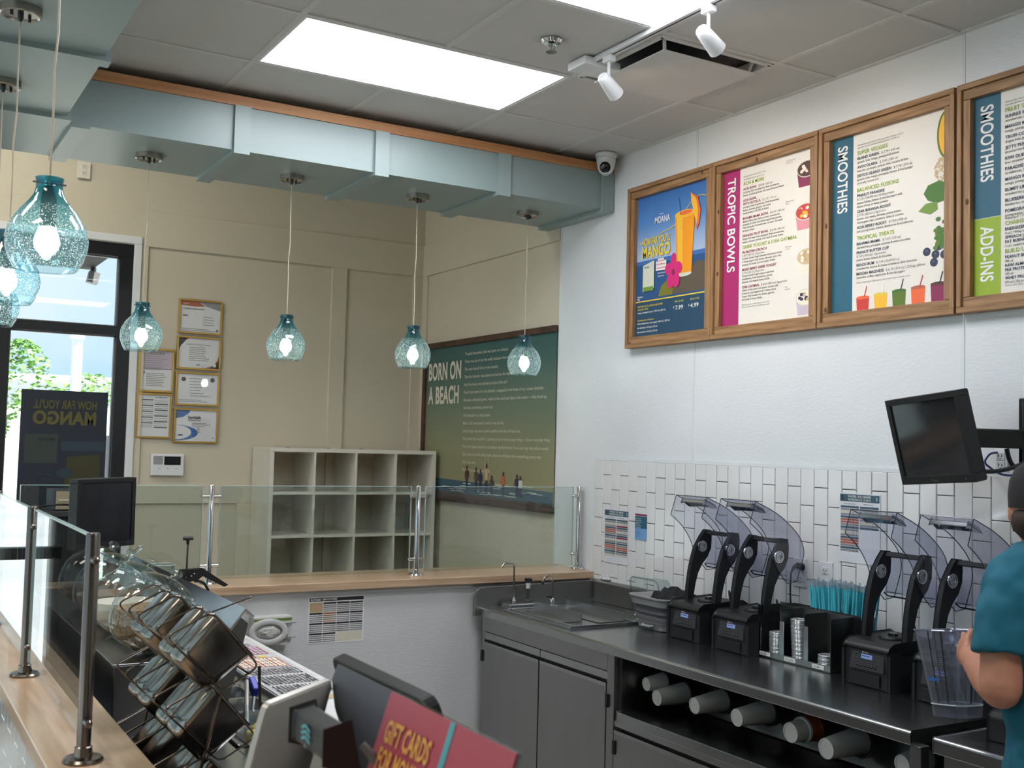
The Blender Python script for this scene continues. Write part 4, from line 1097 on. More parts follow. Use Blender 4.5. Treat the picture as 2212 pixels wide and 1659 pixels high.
pr.sel('lettering').text(.44, .66, .05, "HOW FAR YOU'LL", 'dim_yellow', .03, width=.37, mirror=True); pr.text(.44, .565, .075, 'MANGO', 'dim_yellow', .05, width=.37, mirror=True); pr.text(.2, .46, .018, 'MOANA', 'poster_back', .02, mirror=True)
for i in range(4): pr.text(.2, .25 - .035 * i, .012, ['Includes FREE', 'Moana &', 'Snack Pack', 'while supplies'][i], 'dim_green', .01, mirror=True)
pr.build(t)

# ---- sheets on the tiles
def chart(yl, yr, z0, z1, lab, design, sheet='laminate', curl=0.0):
    xt = XW - .0095
    t = thing('wall_chart', lab, 'chart', (xt, (yl + yr) / 2, z0), 'sheets taped to the tiles')
    bx(xt - .0012, xt, yr, yl, z0, z1).build('sheet', sheet, t)
    pr = Print((xt - .0012, yl, z0), (0, -1, 0), (0, 0, 1), .0004)
    design(pr, yl - yr, z1 - z0)
    pr.build(t)
def guide(pr, W, H, full=True):
    pr.sel('print').rect(.004, H - .034, W - .004, H - .004, 'p_slate')
    rnd = random.Random(int(full) + 2)
    for c in (0, 1):
        u0, u1 = (.008, W * .5 - .003) if c == 0 else (W * .5 + .003, W - .008)
        for i in range(19):
            v = H - .052 - i * .0105
            if v < .045 or (not full and c == 1 and i > 8): break
            ink = 'p_slate' if i % 4 == 0 else ('p_rust' if i in (5, 6, 13, 14) and c == 0 else ('p_plum' if c and full and i in (0, 3, 9) else ('p_rust' if c and i in (14, 15) else ('p_mid' if i % 2 else 'p_offwhite'))))
            pr.rect(u0, v - .0085, u1, v, ink)
            pr.rect(u1 - .03, v - .006, u1 - .026, v - .003, 'p_black', 2); pr.rect(u1 - .012, v - .006, u1 - .008, v - .003, 'p_black', 2)
    pr.rect(.01, H - .030, .024, H - .008, 'p_navy', 2)
    pr.sel('lettering').text(W / 2, H - .017, .0085, 'WATER | ICE | BLEND', 'p_white', .02, width=W * .56, align='C'); pr.text(W / 2, H - .030, .0085, 'REFERENCE GUIDE', 'p_white', .005, width=W * .56, align='C'); pr.text(W - .018, H - .026, .014, 'I', 'p_white', .03)
    pr.text(W * .12, H - .046, .005, 'FRUIT SMOOTHIES', 'p_black'); pr.text(W * .6, H - .046, .005, 'SUPER VEGGIES', 'p_black')
chart(4.945, 4.723, 1.133, 1.421, 'long reference chart on the tiles left of the blenders', guide)
chart(3.264, 3.05, 1.308, 1.592, 'reference chart on the tiles behind the third blender', lambda p, W, H: guide(p, W, H, False))
def note(pr, W, H):
    pr.sel('print').rect(0, H - .01, W, H, 'p_plum').rect(0, H * .44, W, H - .012, 'p_teal').rect(0, 0, W, H * .44, 'p_sky')
    pr.sel('lettering')
    for i in range(6): pr.text(.006, H - .028 - .009 * i, .005, ['SAFETY STEPS', 'wash your hands', 'before handling', 'rinse the jar', 'after each drink', 'close the shell'][i], 'p_white', .01, maxw=W - .012, L=2)
    for i in range(4): pr.text(.006, .045 - .010 * i, .005, ['keep it clean', 'check the seal', 'wipe the base', 'ask for help'][i], 'p_deep', 0, maxw=W - .012, L=2)
chart(4.667, 4.566, 1.278, 1.413, 'small blue notice on the tiles beside the long chart', note)

# ================================================================ RIGHT: STEEL WORKTOPS AND CABINETS
H0 = .914
XF = 2.792
t = thing('worktop', 'long stainless steel worktop with a backsplash below the tiles', 'worktop', (3.15, 3.66, .87))
MB().prism([(XF, .872), (XF, .908), (XF + .006, H0), (3.502, H0), (3.502, .872)], 'y', 2.295, 5.018).build('top', 'steel', t, bevel=.003)
TS = t
t = thing('backsplash', 'steel backsplash strip between worktop and tiles', 'backsplash', (3.514, 3.66, .914), 'steel splash strips')
MB().prism([(3.498, .915), (3.498, 1.022), (3.51, 1.030), (3.522, 1.034), (3.522, .915)], 'y', 2.295, 5.036).build('strip', 'steel_soft', t, bevel=.003)
te = thing('backsplash', 'steel end splash with a rounded corner against the partition', 'backsplash', (3.14, 5.024, .872), 'steel splash strips')
cr = [(XF - .022, .872)] + [(XF - .022 + .05 - .05 * math.cos(math.radians(a)), .955 + .055 * math.sin(math.radians(a))) for a in range(0, 91, 15)] + [(3.496, 1.022), (3.496, .872)]
MB().prism(cr, 'y', 5.012, 5.036).build('strip', 'steel_soft', te, bevel=.002)
pr = Print((3.512, 4.965, 1.0335), (0, -1, 0), (.9, 0, .42))
pr.sel('sticker').rect(0, .002, .09, .022, 'p_slate').rect(.01, .012, .075, .019, 'p_white', 2).rect(.01, .005, .05, .009, 'p_lilac', 2)
pr.build(t)
MB().tube([(3.494, 5.008, .93), (3.494, 5.008, 1.015)], .006, 8).build('corner_seam', 'steel_dark', t)

def pull_door(t, y0, y1, z0, z1, hinge_y=None):
    d = bx(2.806, 2.824, y0 + .003, y1 - .003, z0, z1).build('door', 'steel_soft', t, bevel=.002)
    MB().prism([(2.806, z1), (2.806, z1 + .016), (2.811, z1 + .012), (2.835, z1 - .002), (2.824, z1 - .01)], 'y', y0 + .004, y1 - .004).build('pull_lip', 'steel', d)
    if hinge_y is not None:
        bx(2.798, 2.808, hinge_y - .009, hinge_y + .009, z1 - .085, z1 - .028).build('hinge', 'black', d, bevel=.002)
    return d
t = thing('base_cabinet', 'stainless base cabinet with two plain doors in the corner', 'cabinet', (3.15, 4.43, 0), 'steel base cabinets')
MB().box(2.84, 3.50, 3.846, 5.01, .10, .870).build('body', 'steel_dark', t)
bx(2.812, 2.842, 4.985, 5.01, .1, .87).build('stile', 'steel_soft', t); bx(2.808, 2.842, 3.846, 3.898, .1, .87).build('stile', 'steel_soft', t, bevel=.002)
bx(2.810, 2.842, 3.90, 4.983, .795, .870).build('top_rail', 'steel_soft', t, bevel=.002)
for ya, yb in ((4.448, 4.983), (3.90, 4.444)):
    bx(2.812, 2.842, ya, yb, .757, .792).build('channel', 'steel', t, bevel=.002)
pull_door(t, 4.448, 4.985, .12, .728, 4.992); pull_door(t, 3.90, 4.444, .12, .728, 3.89)
bx(2.88, 3.48, 3.86, 5.0, 0, .1).build('plinth', 'black', t)
t = thing('open_cabinet', 'stainless open cabinet holding rows of paper cups', 'cabinet', (3.15, 3.06, 0), 'steel base cabinets')
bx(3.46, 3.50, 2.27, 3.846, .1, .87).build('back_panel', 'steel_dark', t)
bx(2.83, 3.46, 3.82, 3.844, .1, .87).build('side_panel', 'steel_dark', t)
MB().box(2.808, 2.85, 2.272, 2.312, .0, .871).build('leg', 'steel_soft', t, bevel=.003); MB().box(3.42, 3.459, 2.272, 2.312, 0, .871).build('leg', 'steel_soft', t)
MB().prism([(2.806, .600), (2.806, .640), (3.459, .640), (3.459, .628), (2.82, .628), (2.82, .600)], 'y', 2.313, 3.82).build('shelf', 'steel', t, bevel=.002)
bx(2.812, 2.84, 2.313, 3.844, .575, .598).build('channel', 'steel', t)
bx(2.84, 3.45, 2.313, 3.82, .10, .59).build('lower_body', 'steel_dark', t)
pull_door(t, 3.06, 3.843, .12, .545, 3.832); pull_door(t, 2.32, 3.056, .12, .545)
MB().prism([(3.12, .645), (3.20, .870), (3.212, .870), (3.132, .645)], 'y', 2.32, 3.815).build('dispenser_panel', 'steel_dark', t)

def cup(x, y, z, lab, rb=.032, rt_=.046, ln=.155, tilt=.05):
    t = thing('paper_cup', lab, 'cup', (x, y, z), 'paper cups in the cabinet dispensers')
    M = Matrix.Translation((x, y, z)) @ Matrix.Rotation(-tilt, 4, 'Y') @ Matrix.Rotation(PI / 2, 4, 'Y')
    MB().lathe([(rb - .003, .004), (rb, 0), (rb + .0005, .002), (rt_, ln), (rt_ + .002, ln + .002), (rt_ + .002, ln + .006), (rt_ - .001, ln + .004)], 28, M).build('wall', 'cup_paper', t, smooth=True)
    MB().lathe([(0, .005), (rb - .004, .005), (rb - .003, .0005), (rb, 0)], 28, M).build('base', 'cup_base', t, smooth=True)
    return t
def dispenser(x, y, z, lab, r=.053):
    t = thing('cup_dispenser', lab, 'cup dispenser', (x, y, z), 'cup dispenser tubes')
    M = Matrix.Translation((x, y, z)) @ Matrix.Rotation(-.05, 4, 'Y') @ Matrix.Rotation(PI / 2, 4, 'Y')
    MB().lathe([(r, 0), (r + .007, 0), (r + .007, .022), (r + .002, .024), (r + .002, .2), (r, .2)], 28, M).build('collar', 'black', t, smooth=True)
    MB().lathe([(r - .004, .002), (r - .004, .010), (r - .0005, .012), (r - .0005, .001)], 28, M).build('gasket', 'dark_grey', t, smooth=True)
    return t
CUPS = [(2.92, 3.769, .7545, .028, .040, .10, 'small pale paper cup at the dark left end of the cup shelf'),
        (2.91, 3.683, .716, .032, .046, .155, 'large paper cup second from the left on the cup shelf'),
        (2.91, 3.443, .735, .032, .046, .155, 'large paper cup third from the left on the cup shelf'),
        (2.91, 3.196, .743, .033, .047, .165, 'large paper cup in the middle of the cup shelf'),
        (2.93, 2.936, .746, .036, .040, .055, 'short white food cup with an orange printed band'),
        (2.90, 2.738, .741, .035, .050, .175, 'biggest paper cup near the right end of the cup shelf'),
        (2.93, 2.443, .761, .030, .042, .12, 'paper cup peeking beside the right cabinet leg')]
for i, (x, y, z, rb, rt_, ln, lab) in enumerate(CUPS):
    c = cup(x, y, z, lab, rb, rt_, ln)
    if i == 4:
        M = Matrix.Translation((x, y, z)) @ Matrix.Rotation(-.05, 4, 'Y') @ Matrix.Rotation(PI / 2, 4, 'Y')
        MB().lathe([(.043, .054), (.047, .056), (.047, .066), (.044, .068)], 28, M).build('rim', 'cup_base', c, smooth=True)
        MB().lathe([(.044, .068), (.049, .14)], 28, M).build('printed_band', mat('cup_orange', (206, 110, 40), .5, col2=(120, 40, 50), vscale=22), c, smooth=True)
        ln = .13
    dispenser(x + ln - .012, y, z + (ln - .012) * .05, ['dispenser tube behind the small cup at the left end', 'dispenser tube behind the second cup from the left', 'dispenser tube behind the third cup from the left', 'dispenser tube behind the middle cup', 'dispenser tube behind the food cup with the orange band', 'dispenser tube behind the biggest cup', 'dispenser tube behind the cup by the cabinet leg'][i], rt_ + .004)

# second table at the right edge
t = thing('worktop', 'separate stainless table at the right edge, in front of the person', 'worktop', (3.15, 1.6, 0))
MB().prism([(2.802, .866), (2.802, .907), (2.808, .913), (3.502, .913), (3.502, .866)], 'y', .9, 2.222).build('top', 'steel', t, bevel=.003)
bx(2.822, 3.48, .93, 2.20, .10, .866).build('body', 'steel_soft', t, bevel=.003)
for ya, yb in ((1.58, 2.19), (.95, 1.565)): bx(2.812, 2.823, ya, yb, .14, .80).build('door', 'steel_soft', t, bevel=.002)
for ya in (.95, 2.15): bx(2.84, 2.88, ya, ya + .04, 0, .1).build('foot', 'dark_grey', t); bx(3.42, 3.46, ya, ya + .04, 0, .1).build('foot', 'dark_grey', t)

# ---- ice-bin cover let into the worktop
t = thing('ice_bin_cover', 'raised steel ice bin cover set in the worktop corner', 'ice bin', (3.04, 4.53, H0))
zr = H0
MB().box(2.845, 3.245, 4.245, 4.252, zr, zr + .016).box(2.845, 3.245, 4.84, 4.852, zr, zr + .012).box(2.845, 2.857, 4.25, 4.845, zr, zr + .012).box(3.235, 3.247, 4.25, 4.845, zr, zr + .012).build('rim', 'steel_bright', t, bevel=.002)
bx(2.855, 3.24, 4.25, 4.845, zr, zr + .003).build('well', 'steel', t)
for xx, ya, yb in ((3.015, 4.40, 4.83), (3.215, 4.33, 4.835)):
    l = bx(xx - .15, xx, ya, yb, zr + .004, zr + .007).build('sliding_lid', 'steel', t)
    bx(xx - .003, xx, ya, yb, zr + .004, zr + .044).build('flange', 'steel_bright', l)
bx(2.862, 2.87, 4.27, 4.82, zr + .003, zr + .016).build('guide_rail', 'steel_bright', t)

# ---- dipper faucet, pump and hooked tap by the partition
zf = H0
t = thing('dipper_faucet', 'tall thin bent steel dipper faucet on a small tray', 'faucet', (3.0, 4.955, zf))
bx(2.905, 3.10, 4.90, 4.985, zf, zf + .022).build('tray', 'steel_bright', t, bevel=.004)
bx(2.915, 3.09, 4.91, 4.975, zf + .022, zf + .026).build('tray_plate', 'steel', t)
MB().tube(smooth_path([(2.962, 4.95, zf + .026), (2.958, 4.95, zf + .225), (2.90, 4.95, zf + .23), (2.882, 4.95, zf + .208)], .02, 5), .0052, 10).build('pipe', 'nickel', t, smooth=True)
MB().lathe([(.014, 0), (.014, .012), (.008, .02), (.006, .03)], 16, Matrix.Translation((2.962, 4.95, zf + .024))).build('collar', 'nickel', t, smooth=True)
t = thing('syrup_pump', 'small steel pump with a black knob and white collar', 'pump', (3.055, 4.965, zf + .026))
M = Matrix.Translation((3.05, 4.955, zf + .026))
MB().lathe([(.016, 0), (.017, .006), (.010, .01), (.0085, .07), (0, .07)], 16, M).build('barrel', 'steel_dark', t, smooth=True)
MB().lathe([(.011, .066), (.012, .07), (.012, .092), (.009, .094), (0, .094)], 16, M).build('collar', 'white_plastic', t, smooth=True)
MB().lathe([(.006, .094), (.008, .10), (.020, .108), (.021, .116), (.016, .120), (0, .119)], 18, M).build('knob', 'black', t, smooth=True)
t = thing('water_tap', 'small hooked chrome water tap with a black lever', 'faucet', (3.16, 4.90, zf))
bx(3.135, 3.185, 4.87, 4.93, zf, zf + .012).build('base', 'steel_bright', t, bevel=.002)
M = Matrix.Translation((3.165, 4.90, zf + .012))
MB().lathe([(.013, 0), (.012, .03), (.008, .036), (0, .036)], 14, M).build('body', 'chrome', t, smooth=True)
MB().tube(smooth_path([(3.165, 4.90, zf + .04), (3.168, 4.90, zf + .135), (3.145, 4.90, zf + .165), (3.115, 4.90, zf + .155), (3.105, 4.90, zf + .13)], .03, 5), .005, 10).build('spout', 'nickel', t, smooth=True)
MB().lathe([(.007, 0), (.007, .014), (0, .014)], 10, Matrix.Translation((3.105, 4.90, zf + .118))).build('nozzle', 'black', t)
MB().tube([(3.165, 4.90, zf + .046), (3.135, 4.885, zf + .056), (3.12, 4.88, zf + .054)], [.008, .006, .004], 8).build('lever', 'black', t, smooth=True)

# ---- clear food pan standing on its side, grey collapsible tub
t = thing('clear_food_pan', 'empty clear plastic food pan standing on its side behind the grey tub', 'food pan', (3.36, 4.37, H0))
M = Matrix.Translation((3.352, 4.345, H0 + .104)) @ Matrix.Rotation(math.radians(-8), 4, 'Y') @ Matrix.Rotation(math.radians(-90), 4, 'Y')
def ring(w, h, r, z): return [(x, y, z) for x, y in rrect(w, h, r, 4)]
MB().loft([ring(.200, .225, .03, .0), ring(.19, .215, .03, -.002), ring(.178, .20, .03, -.05), ring(.17, .19, .03, -.085), ring(.14, .16, .02, -.092)], cap=False, M=M).sheet([M @ Vector(p) for p in ring(.14, .16, .02, -.092)]).build('pan', 'clear_bin', t, smooth=True)
rim = [M @ Vector(p) for p in ring(.200, .225, .03, 0)]
MB().tube(rim, .004, 6, closed=True).build('rim', 'clear_bin', t, smooth=True)
rim = [M @ Vector(p) for p in ring(.168, .188, .028, -.088)]
MB().tube(rim, .0022, 6, closed=True).build('base_edge', mat('clear_edge', (190, 205, 205), .1, var=.02), t, smooth=True)
tag(MB().lathe([(0, 0), (.022, 0), (.022, .07), (.016, .085), (0, .085)], 14, Matrix.Translation((3.435, 4.30, H0))).build('small_jar', mat('tan_jar', (190, 146, 110), .4), smooth=True), 'small tan jar behind the clear food pan', 'jar')

t = thing('collapsible_tub', 'grey collapsible tub with pale rim left of the blenders', 'tub', (3.33, 4.12, H0))
M = Matrix.Translation((3.31, 4.115, H0))
def rg(k, z): return [(x, y, z) for x, y in rrect(.235 + k, .235 + k, .05, 5)]
MB().loft([rg(-.02, 0), rg(-.012, .004), rg(-.004, .034), rg(.006, .036)], M=M).build('foot_band', 'tub_grey', t, smooth=True)
MB().loft([rg(-.004, .036), rg(.004, .05), rg(-.002, .064), rg(.012, .078), rg(.006, .092), rg(.02, .108), rg(.022, .112)], cap=False, M=M).build('folding_wall', 'rubber_grey', t, smooth=True)
MB().loft([rg(.022, .110), rg(.036, .114), rg(.046, .142), rg(.056, .146), rg(.058, .153), rg(.044, .154), rg(.03, .146), rg(.01, .12)], cap=False, M=M).build('rim', 'tub_grey', t, smooth=True)
hx = 3.31 - .1175 + .002
MB().tube([(hx, 4.115 + .035, H0 + .020), (hx - .014, 4.115 + .03, H0 + .018), (hx - .014, 4.115 - .03, H0 + .018), (hx, 4.115 - .035, H0 + .020)], .006, 8).build('handle', 'tub_grey', t, smooth=True)
def cloth(name, c, w, lab, seed, grp=None):
    rnd = random.Random(seed)
    m = MB(); n = 9; pts = []
    for i in range(n):
        for j in range(n):
            u, v = i / (n - 1) - .5, j / (n - 1) - .5
            d = max(abs(u), abs(v)) * 2
            pts.append((c[0] + u * w[0], c[1] + v * w[1], c[2] + w[2] * (1 - d ** 2) + rnd.uniform(-.5, .5) * w[2] * .55))
    m.add(pts, [(i * n + j, (i + 1) * n + j, (i + 1) * n + j + 1, i * n + j + 1) for i in range(n - 1) for j in range(n - 1)])
    o = m.build(name, 'fabric_black', smooth=False)
    sd = o.modifiers.new('thickness', 'SOLIDIFY'); sd.thickness = .006
    tag(o, lab, 'cloth', grp)
cloth('black_cloth', (3.335, 4.10, H0 + .132), (.17, .20, .055), 'crumpled black cloth heaped in the grey tub', 2, 'black cleaning cloths')
cloth('black_cloth', (3.455, 3.97, H0 + .005), (.07, .12, .14), 'crumpled black cloth against the tiles between tub and first blender', 4, 'black cleaning cloths')

# ---- blenders
mat('shell_edge', (44, 48, 66), .15, var=.02)
def blender(yc, lab):
    ox, oz = 3.160, H0
    t = thing('blender', lab, 'blender', (ox + .135, yc, oz), 'blenders with clear sound shells')
    def P(x, z): return (ox + x, oz + z)
    MB().prism([P(.004, 0), P(.006, .128), P(.018, .150), P(.264, .150), P(.264, 0)], 'y', yc - .100, yc + .100).build('base', 'black_soft', t, bevel=.006)
    MB().prism([P(-.004, .136), P(.002, .150), P(.024, .163), P(.245, .172), P(.268, .160), P(.268, .136)], 'y', yc - .105, yc + .105).build('top_cover', 'black', t, bevel=.008, bseg=3)
    for s in (-1, 1):
        MB().prism([P(-.004, 0), P(-.004, .138), P(.05, .138), P(.05, 0)], 'y', yc + s * .1055 - .0065, yc + s * .1055 + .0065).build('side_cheek', 'black_soft', t, bevel=.003)
    MB().lathe([(0, .176), (.045, .176), (.052, .170), (.052, .16)], 24, Matrix.Translation((ox + .14, yc, oz))).build('jar_seat', 'black', t, smooth=True)
    MB().lathe([(0, .186), (.016, .186), (.02, .178)], 12, Matrix.Translation((ox + .14, yc, oz))).build('drive_socket', 'black_gloss', t, smooth=True)
    # control panel on the sloping front
    a = math.radians(8)
    o = Vector((ox + .0005, yc + .078, oz + .062)); V = Vector((math.sin(a), 0, math.cos(a))); U = Vector((0, -1, 0))
    Nn = U.cross(V)
    cp = MB().add([o + U * u + V * v + Nn * w for (u, v, w) in ((0, 0, .003), (.156, 0, .003), (.150, .066, .003), (.006, .066, .003), (0, 0, -.004), (.156, 0, -.004), (.150, .066, -.004), (.006, .066, -.004))], [(0, 1, 2, 3), (0, 4, 5, 1), (1, 5, 6, 2), (2, 6, 7, 3), (3, 7, 4, 0)]).build('control_panel', 'dark_grey', t)
    pr = Print(o + Nn * .0032, U, V, .0005)
    pr.sel('display').rect(.050, .039, .100, .055, 'lcd', 1).rect(.054, .047, .09, .050, 'p_navy', 2)
    pr.sel('button')
    for i in range(6): pr.ell(.036 + .0165 * i, .014, .0055, .0055, 'black_gloss', 1, n=10); pr.ell(.036 + .0165 * i, .0155, .003, .0022, 'p_grey', 2, n=8)
    for u, v in ((.026, .05), (.026, .034), (.128, .05), (.128, .036)): pr.ell(u, v, .0055, .0055, 'p_grey', 1, n=10); pr.ell(u, v, .004, .004, 'black_gloss', 2, n=10)
    pr.sel('lettering').text(.062, .0595, .0045, 'Vitamix', 'p_offwhite', .01); pr.ell(.056, .0615, .003, .003, 'p_offwhite', 1, n=8)
    pr.build(cp)
    bx(ox - .003, ox + .003, yc - .06, yc + .075, oz + .008, oz + .05).build('front_grille', 'black', t, bevel=.002)
    arm = [(.088, .15), (.093, .22), (.103, .29), (.116, .345), (.132, .395), (.165, .445), (.190, .474), (.214, .472), (.219, .44), (.216, .395), (.196, .355), (.166, .325), (.142, .285), (.127, .235), (.116, .18), (.113, .15)]
    for s in (-1, 1):
        ap = MB().prism([P(*q) for q in arm], 'y', yc + s * .093 - .011, yc + s * .093 + .011).build('support_arm', 'black_soft', t, bevel=.004)
        M = Matrix.Translation((ox + .166, yc + s * .093, oz + .402)) @ Matrix.Rotation(PI / 2, 4, 'X')
        MB().lathe([(0, .0125), (.013, .0125), (.0135, .0155), (.0165, .0155), (.017, .0125), (.021, .0125), (.022, .0150), (.026, .0145), (.027, .011)], 24, M).build('pivot_ring', 'chrome', ap, smooth=True)
        MB().lathe([(0, -.0125), (.022, -.0125), (.026, -.011)], 24, M).build('pivot_ring', 'nickel', ap, smooth=True)
    MB().prism([P(.186, .458), P(.196, .474), P(.216, .470), P(.212, .452)], 'y', yc - .083, yc + .083).build('cross_bar', 'black_soft', t, bevel=.003)
    w = .106
    prof = [(0, .546), (.030, .634), (.165, .579), (.275, .496), (.306, .440), (.310, .400), (.268, .296)]
    low = [(.215, .290), (.172, .330), (.142, .372), (.118, .430), (.084, .478), (.045, .515)]
    def chaikin(p_, n_=2):
        for _ in range(n_):
            q_ = [p_[0]]
            for a_, b_ in zip(p_[:-1], p_[1:]): q_ += [(a_[0] * .75 + b_[0] * .25, a_[1] * .75 + b_[1] * .25), (a_[0] * .25 + b_[0] * .75, a_[1] * .25 + b_[1] * .75)]
            p_ = q_ + [p_[-1]]
        return p_
    prof = prof[:1] + chaikin(prof[1:]); low = chaikin(low + [prof[0]])[:-1]
    sh = MB()
    side = prof + low
    for s in (-1, 1): sh.sheet([(ox + x, yc + s * w, oz + z) for x, z in side])
    for (a1, b1), (a2, b2) in zip(prof[1:-1], prof[2:]):
        sh.sheet([(ox + a1, yc - w, oz + b1), (ox + a2, yc - w, oz + b2), (ox + a2, yc + w, oz + b2), (ox + a1, yc + w, oz + b1)])
    shell = sh.build('clear_shell', 'poly', t)
    ed = MB()
    for s in (-1, 1): ed.tube([(ox + x, yc + s * w, oz + z) for x, z in side], .0017, 5, closed=True)
    for x, z in ((.030, .634), (.268, .296)): ed.tube([(ox + x, yc - w, oz + z), (ox + x, yc + w, oz + z)], .0016, 5)
    ed.build('shell_edge', 'shell_edge', shell)
    MB().prism([P(.036, .604), P(.044, .622), P(.098, .600), P(.110, .586), P(.080, .588), P(.052, .606)], 'y', yc - .075, yc + .075).build('shell_handle', mat('shell_grip', (176, 180, 190), .08, .9) if 'shell_grip' not in MATS else 'shell_grip', shell, bevel=.004)
    bk = MB(); pb = [(.196, .455), (.204, .40), (.198, .350), (.184, .320)]
    for (a1, b1), (a2, b2) in zip(pb[:-1], pb[1:]):
        bk.sheet([(ox + a1, yc - .082, oz + b1), (ox + a2, yc - .082, oz + b2), (ox + a2, yc + .082, oz + b2), (ox + a1, yc + .082, oz + b1)])
    bk.build('rear_window', 'poly_pane', t)
    MB().tube([(ox + .185, yc - .082, oz + .322), (ox + .181, yc - .06, oz + .312), (ox + .181, yc + .06, oz + .312), (ox + .185, yc + .082, oz + .322)], .0028, 6).build('window_edge', 'poly_edge', t)
    MB().tube(bez((ox + .25, yc - .02, oz + .15), (ox + .28, yc + .05, oz + .30), (ox + .33, yc + .02, oz + .02), 12), .0045, 6).build('power_cord', 'cable', t, smooth=True)
    return t
b0 = blender(3.816, 'black blender with a raised clear shell, first from the left beside the grey tub')
L = ORG[b0]
dup(b0, (L.x, 3.514, L.z), 'black blender with a raised clear shell, just left of the steel lid holder')
dup(b0, (L.x, 2.793, L.z), 'black blender with a raised clear shell, just right of the blue straws')
dup(b0, (L.x, 2.478, L.z), 'black blender with a raised clear shell, partly behind the person in teal')
t = thing('power_plug', 'black plug and cord in the outlet behind the second blender', 'plug', (3.49, 3.47, 1.25))
MB().tube([(XW - .012, 3.465, 1.262), (3.49, 3.468, 1.268)], [.016, .014], 10).tube([(3.49, 3.468, 1.268), (3.475, 3.472, 1.262), (3.462, 3.475, 1.24)], [.012, .008, .004], 8).build('plug_body', 'black', t, smooth=True)
MB().tube(bez((3.462, 3.475, 1.24), (3.44, 3.47, 1.08), (3.47, 3.44, .93), 12), .004, 6).build('cord', 'cable', t, smooth=True)

# ---- lid holder with straws
t = thing('lid_holder', 'open steel lid and straw holder between the blenders', 'lid holder', (3.31, 3.22, H0))
ya, yb, xa, xb = 3.022, 3.422, 3.222, 3.345
bx(xa, xb + .06, ya, yb, H0 + .001, H0 + .008).build('base', 'steel_dark', t)
bx(xb, xb + .003, ya, yb, H0 + .008, H0 + .207).build('back_panel', 'steel_soft', t)
for y in (ya, 3.290, 3.158, yb - .003):
    d = bx(xa, xb, y, y + .003, H0 + .008, H0 + .207).build('divider', 'steel_dark', t)
    if y != ya: bx(xa - .001, xa + .002, y - .018, y + .003, H0 + .02, H0 + .16).build('front_flange', 'steel_bright', d)
bx(xa - .002, xa + .001, ya, yb, H0 + .006, H0 + .028).build('front_lip', 'steel', t)
for y, s in ((3.375, '24 oz flat'), (3.235, '24 oz dome'), (3.085, '12 oz flat')):
    pr = Print((xa - .002, y + .03, H0 + .008), (0, -1, 0), (0, 0, 1), .0006)
    pr.sel('label').rect(0, 0, .062, .016, 'p_white', 1); pr.sel('lettering').text(.008, .005, .006, s, 'p_black', .01, maxw=.05, L=2); pr.build(t)
MB().box(xb + .003, xb + .0055, 2.985, yb, H0 + .008, H0 + .215).box(xb + .085, xb + .088, 2.985, yb, H0 + .008, H0 + .205).box(xb + .003, xb + .088, 2.985, 2.988, H0 + .008, H0 + .205).box(xb + .003, xb + .088, yb - .003, yb, H0 + .008, H0 + .205).box(xb + .003, xb + .088, 3.262, 3.265, H0 + .008, H0 + .20).build('straw_bin', 'steel_dark', t)
lm = MB().lathe([(0, .0020), (.026, .0020), (.030, .0045), (.0385, .0040), (.040, .0012), (.0385, 0)], 18).mesh('cup_lid', 'lid_clear')
lm.polygons.foreach_set('use_smooth', [True] * len(lm.polygons))
def lids(x, y, n, lab, grp, lean=0.0):
    for i in range(n):
        o = bpy.data.objects.new('cup_lid', lm); COL.objects.link(o)
        o.location = (x + .0006 * math.sin(i * 1.7), y + lean * i + .0006 * math.cos(i * 2.3), H0 + .0085 + .0046 * i)
        tag(o, lab, 'cup lid', grp)
lids(3.275, 3.352, 21, 'clear plastic lid in the medium stack, left bay of the lid holder', 'lids in the left bay')
lids(3.275, 3.222, 36, 'clear plastic lid in the tallest stack, middle bay of the lid holder', 'lids in the middle bay', .0003)
lids(3.275, 3.085, 11, 'clear plastic lid in the lowest stack, right bay of the lid holder', 'lids in the right bay')
sm = MB().tube([(0, 0, 0), (0, 0, .296)], .0042, 8).mesh('straw', 'straw')
wm = MB().tube([(0, 0, .292), (0, 0, .318)], [.0046, .0056], 6).mesh('wrapper_end', 'wrapper')
rnd = random.Random(21)
for i in range(84):
    y = 2.995 + .255 * ((i % 28) + rnd.uniform(-.3, .3)) / 28; x = xb + .018 + .022 * (i // 28) + rnd.uniform(-.004, .004)
    y = min(max(y, 2.996), 3.252)
    o = bpy.data.objects.new('straw', sm); COL.objects.link(o)
    o.location = (x, y, H0 + .010)
    f_ = (y - 3.123) / .13
    o.rotation_euler = (-.14 * f_ + rnd.uniform(-.03, .03), rnd.uniform(-.06, .06), 0)
    o.scale = (1, 1, rnd.uniform(.97, 1.03))
    tag(o, 'turquoise wrapped straw standing in the steel holder', 'straw', 'turquoise straws')
    w = bpy.data.objects.new('wrapper_end', wm); COL.objects.link(w); w.parent = o

